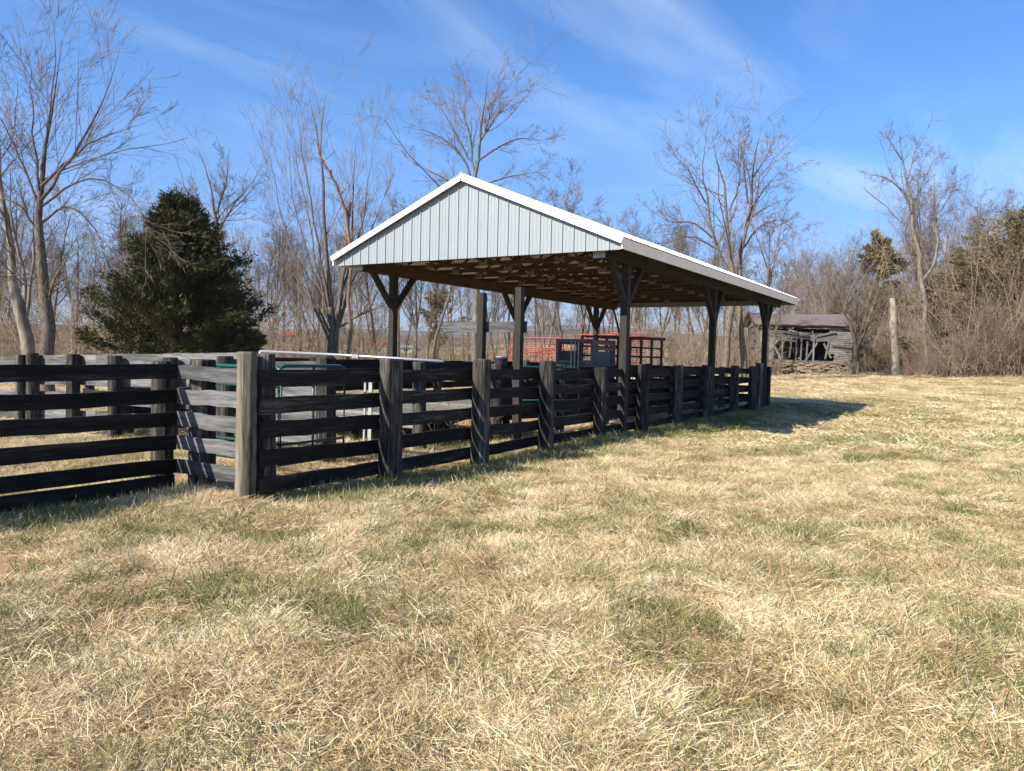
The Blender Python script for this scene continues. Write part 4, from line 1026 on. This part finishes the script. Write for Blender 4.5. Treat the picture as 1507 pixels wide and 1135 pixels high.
# ------------------------------------------------------------------ grass
def clump(n, spread, Lr, wid, lean, stand, k=4, curl=.5, seed=0, col=(0, 1)):
    r = np.random.default_rng(seed); mb = MB()
    a0 = r.uniform(0, 2*math.pi, n); rr = spread*np.sqrt(r.random(n))
    base = np.stack([rr*np.cos(a0), rr*np.sin(a0), np.full(n, -.01)], 1)
    az = r.normal(0, stand, n)
    el = np.clip(r.normal(lean, .22, n), .03, 1.5)
    L = r.uniform(*Lr, n); d = np.stack([np.cos(az)*np.cos(el), np.sin(az)*np.cos(el), np.sin(el)], 1)
    P = np.zeros((n, k, 3)); P[:, 0] = base; ca = r.normal(0, curl, n)
    for i in range(1, k):
        P[:, i] = P[:, i-1]+d*(L/(k-1))[:, None]
        c, s = np.cos(ca/(k-1)), np.sin(ca/(k-1)); d = np.stack([d[:, 0]*c-d[:, 1]*s, d[:, 0]*s+d[:, 1]*c, d[:, 2]-.9*L/.3/(k-1)*r.uniform(.2, .6, n)*.8], 1)
        d /= np.linalg.norm(d, axis=1, keepdims=True)
    P[:, :, 2] = np.where(P[:, :, 2] < .004, .004+.02*r.random((n, 1)), P[:, :, 2]); P[:, 0, 2] = -.01
    side = np.cross(np.gradient(P, axis=1), r.normal(0, 1, (n, 1, 3))+np.array([0, 0, 1.5])); side /= np.linalg.norm(side, axis=2, keepdims=True)+1e-9
    w = (wid*r.uniform(.6, 1.4, n))[:, None, None]*np.array([1., .95, .7, .12])[None, :, None] if k == 4 else (wid*r.uniform(.6, 1.4, n))[:, None, None]*np.array([1., .8, .1])[None, :, None]
    V = np.stack([P-side*w/2, P+side*w/2], 2).reshape(-1, 3)
    b = (np.arange(n)[:, None]*k+np.arange(k-1)[None])*2
    Q = np.stack([b, b+1, b+3, b+2], -1).reshape(-1, 4)
    mb.add(V, Q, att=np.repeat(np.clip(r.beta(2, 2, n)*(col[1]-col[0])+col[0], 0, 1), k*2)); return mb
protos = bpy.data.collections.new('grass_prototypes')
names = []
def proto_add(nm, mb, mat):
    me = mb.mesh('grass_clump', attname='rnd'); me.materials.append(M[mat]); o = bpy.data.objects.new('grass_clump', me); protos.objects.link(o); names.append(nm)
for i in range(4): proto_add('a%d' % i, clump(270, .25, (.05, .17), .0036, .16+.07*i, .5+.35*i, seed=i, curl=.9), 'straw')      # 0-3 matted straw
for i in range(2): proto_add('b%d' % i, clump(100, .12, (.06, .17), .0038, .5, 2.0, seed=10+i, curl=.8), 'straw')                  # 4-5 tufts
for i in range(3): proto_add('c%d' % i, clump(60, .13, (.05, .15), .0048, .8, 2.2, seed=20+i), 'grass')                  # 6-8 green tufts
for i in range(2): proto_add('d%d' % i, clump(190, .8, (.10, .26), .012, .2, 1.4, k=3, seed=30+i), 'straw')            # 9-10 far mats
for i in range(2): proto_add('e%d' % i, clump(130, .7, (.07, .16), .011, .7, 2.2, k=3, seed=40+i), 'grass')            # 11-12 far green
for i in range(2): proto_add('f%d' % i, clump(13, .26, (.06, .17), .0046, .75, 2.5, seed=50+i), 'grass')                # 13-14 green sprigs
def scatter(name, label, pts, idx, rotz, scl, tilt):
    n = len(pts); me = bpy.data.meshes.new(name); me.vertices.add(n); me.vertices.foreach_set('co', pts.astype(np.float32).ravel())
    a = me.attributes.new('idx', 'INT', 'POINT'); a.data.foreach_set('value', idx.astype(np.int32))
    rot = np.stack([tilt[:, 0], tilt[:, 1], rotz], 1); a = me.attributes.new('rot', 'FLOAT_VECTOR', 'POINT'); a.data.foreach_set('vector', rot.astype(np.float32).ravel())
    a = me.attributes.new('scl', 'FLOAT', 'POINT'); a.data.foreach_set('value', scl.astype(np.float32))
    o = bpy.data.objects.new(name, me); COL.objects.link(o); tag(o, label, 'grass', None, 'stuff')
    g = bpy.data.node_groups.new(name, 'GeometryNodeTree')
    g.interface.new_socket('Geometry', in_out='INPUT', socket_type='NodeSocketGeometry'); g.interface.new_socket('Geometry', in_out='OUTPUT', socket_type='NodeSocketGeometry')
    gi = g.nodes.new('NodeGroupInput'); go = g.nodes.new('NodeGroupOutput'); ip = g.nodes.new('GeometryNodeInstanceOnPoints')
    ci = g.nodes.new('GeometryNodeCollectionInfo'); ci.inputs['Collection'].default_value = protos; ci.inputs['Separate Children'].default_value = True; ci.inputs['Reset Children'].default_value = True
    def na(nm, ty): q = g.nodes.new('GeometryNodeInputNamedAttribute'); q.data_type = ty; q.inputs['Name'].default_value = nm; return q.outputs[0]
    g.links.new(gi.outputs[0], ip.inputs['Points']); g.links.new(ci.outputs[0], ip.inputs['Instance']); ip.inputs['Pick Instance'].default_value = True
    g.links.new(na('idx', 'INT'), ip.inputs['Instance Index'])
    e2 = g.nodes.new('FunctionNodeEulerToRotation'); g.links.new(na('rot', 'FLOAT_VECTOR'), e2.inputs[0]); g.links.new(e2.outputs[0], ip.inputs['Rotation'])
    g.links.new(na('scl', 'FLOAT'), ip.inputs['Scale']); g.links.new(ip.outputs[0], go.inputs[0])
    md = o.modifiers.new('scatter', 'NODES'); md.node_group = g
def vnoise(x, y, s, seed):
    r = np.random.default_rng(seed); T = r.random((64, 64)); u = x/s+31.7; v = y/s+17.3
    i = np.floor(u).astype(int); j = np.floor(v).astype(int); a = u-i; b = v-j; a = a*a*(3-2*a); b = b*b*(3-2*b)
    f = lambda p, q: T[p % 64, q % 64]
    return (f(i, j)*(1-a)+f(i+1, j)*a)*(1-b)+(f(i, j+1)*(1-a)+f(i+1, j+1)*a)*b
def sample(D0, D1, dens, half=.78):
    n = int(dens*half*(D1**2-D0**2)); D = np.sqrt(rng.uniform(D0**2, D1**2, n)); l = rng.uniform(-half, half, n)
    return D*(l*CY-SY), D*(l*SY+CY)
def greenness(x, y):
    g = .40*vnoise(x, y, .55, 1)+.24*vnoise(x, y, 2.3, 2)+.36*vnoise(x, y, .24, 3)
    nf = np.exp(-((x-(-6.3))/.9)**2)*((y > 6)&(y < 34))
    return g + .22*nf + .10*sstep(y, 9, 20)*(x > -7)
def lay(name, label, D0, D1, dens, mats, tufts, greens, sc, ptuft=.2):
    x, y = sample(D0, D1, dens); g = greenness(x, y)
    keep = ~((x < -8.4) & (x > -14.3) & (y > 15) & (y < 30.5) & (rng.random(len(x)) < .8))
    dirt = vnoise(x, y, 1.3, 9)*.6+vnoise(x, y, .5, 11)*.4; keep &= ~((dirt > .74) & (rng.random(len(x)) < .75)) & ~(rng.random(len(x)) < .97*dirtmask(x, y))
    x, y, g = x[keep], y[keep], g[keep]; n = len(x)
    isg = (g+rng.normal(0, .14, n)) > .632; ist = (~isg) & (rng.random(n) < ptuft)
    idx = rng.choice(mats, n); idx = np.where(isg, rng.choice(greens, n), idx); idx = np.where(ist, rng.choice(tufts, n), idx)
    sw = vnoise(x, y, .9, 5)*9+vnoise(x, y, .33, 6)*5 + rng.normal(0, .7, n)
    pts = np.stack([x, y, gz(x, y)], 1)
    scatter(name, label, pts, idx, sw, rng.uniform(.7, 1.25, n)*sc, rng.normal(0, .08, (n, 2)))
lay('dry_grass', 'matted straw grass with green tufts in the foreground', 1.6, 7, 75, [0,1,2,3], [4,5], [6,7,8], 1.0)
lay('dry_grass', 'straw and green grass around the fence line', 7, 15, 42, [0,1,2,3], [4,5], [6,7,8], 1.1)
lay('dry_grass', 'straw and green grass of the middle pasture', 15, 32, 7, [9,10], [9,10,5], [11,12], .85)
lay('dry_grass', 'short tan grass of the far pasture', 32, 66, 1.6, [9,10], [9,10], [11,12], 1.0)
for (D0, D1, de) in ((1.6, 8, 48), (8, 18, 20)):
    x, y = sample(D0, D1, de); n = len(x); kk = (vnoise(x, y, .8, 21)*.6+vnoise(x, y, .3, 22)*.4 > .40) & (rng.random(n) > 1.2*dirtmask(x, y)); x, y = x[kk], y[kk]; n = len(x)
    scatter('green_grass', 'sparse green blades standing through the straw' if D0 < 5 else 'sparse green blades through the middle straw', np.stack([x, y, gz(x, y)], 1), rng.choice([13, 14], n), rng.uniform(0, 6.28, n), rng.uniform(.8, 1.4, n), rng.normal(0, .1, (n, 2)))
# rank green tufts along the fence foot
n = 1500; y_ = rng.uniform(6.5, 31, n); x_ = -6.85+np.abs(rng.normal(0, .33, n))-.1
scatter('green_grass', 'longer green grass along the foot of the front fence', np.stack([x_, y_, gz(x_, y_)], 1), rng.choice([6, 7, 8, 6, 7, 5], n), rng.uniform(0, 6.28, n), rng.uniform(.9, 1.8, n), rng.normal(0, .1, (n, 2)))
n = 420; y_ = rng.normal(5.4, .35, n); x_ = rng.normal(-7.75, .5, n)
scatter('dry_grass', 'mound of long straw grass at the corner post foot', np.stack([x_, y_, gz(x_, y_)], 1), rng.choice([0, 1, 4, 5, 4], n), rng.uniform(0, 6.28, n), rng.uniform(.8, 1.3, n), rng.normal(0, .1, (n, 2)))
n = 700; y_ = rng.uniform(1.5, 5.7, n); x_ = -8.1+rng.normal(0, .25, n); kk = rng.random(n) > 1.2*dirtmask(x_, y_); x_, y_ = x_[kk], y_[kk]; n = len(x_)
scatter('green_grass', 'shaded green grass along the left fence foot', np.stack([x_, y_, gz(x_, y_)], 1), rng.choice([6, 7, 8, 5], n), rng.uniform(0, 6.28, n), rng.uniform(.8, 1.4, n), rng.normal(0, .1, (n, 2)))

hz = MB(); hz.box((-1500, 2000, 118), (9400, 9400, 246)); hm = bpy.data.materials.new('haze'); hm.use_nodes = True; ht = hm.node_tree; ht.nodes.clear()
hv = N(ht, 'ShaderNodeVolumePrincipled'); hv.inputs['Color'].default_value = (.80, .88, 1, 1); hv.inputs['Density'].default_value = .00012; hv.inputs['Anisotropy'].default_value = .2
ho_ = N(ht, 'ShaderNodeOutputMaterial'); ht.links.new(hv.outputs[0], ho_.inputs['Volume'])
tag(hz.build('haze', hm), 'faint blue winter haze over the whole valley', None, None, 'stuff')
TR = sum(sum(max(0, len(p.vertices)-2) for p in me.polygons) for me in bpy.data.meshes if me.users); print('TRIS', TR, len(bpy.data.objects))
for o in bpy.data.objects:
    if '_o' in o: del o['_o']
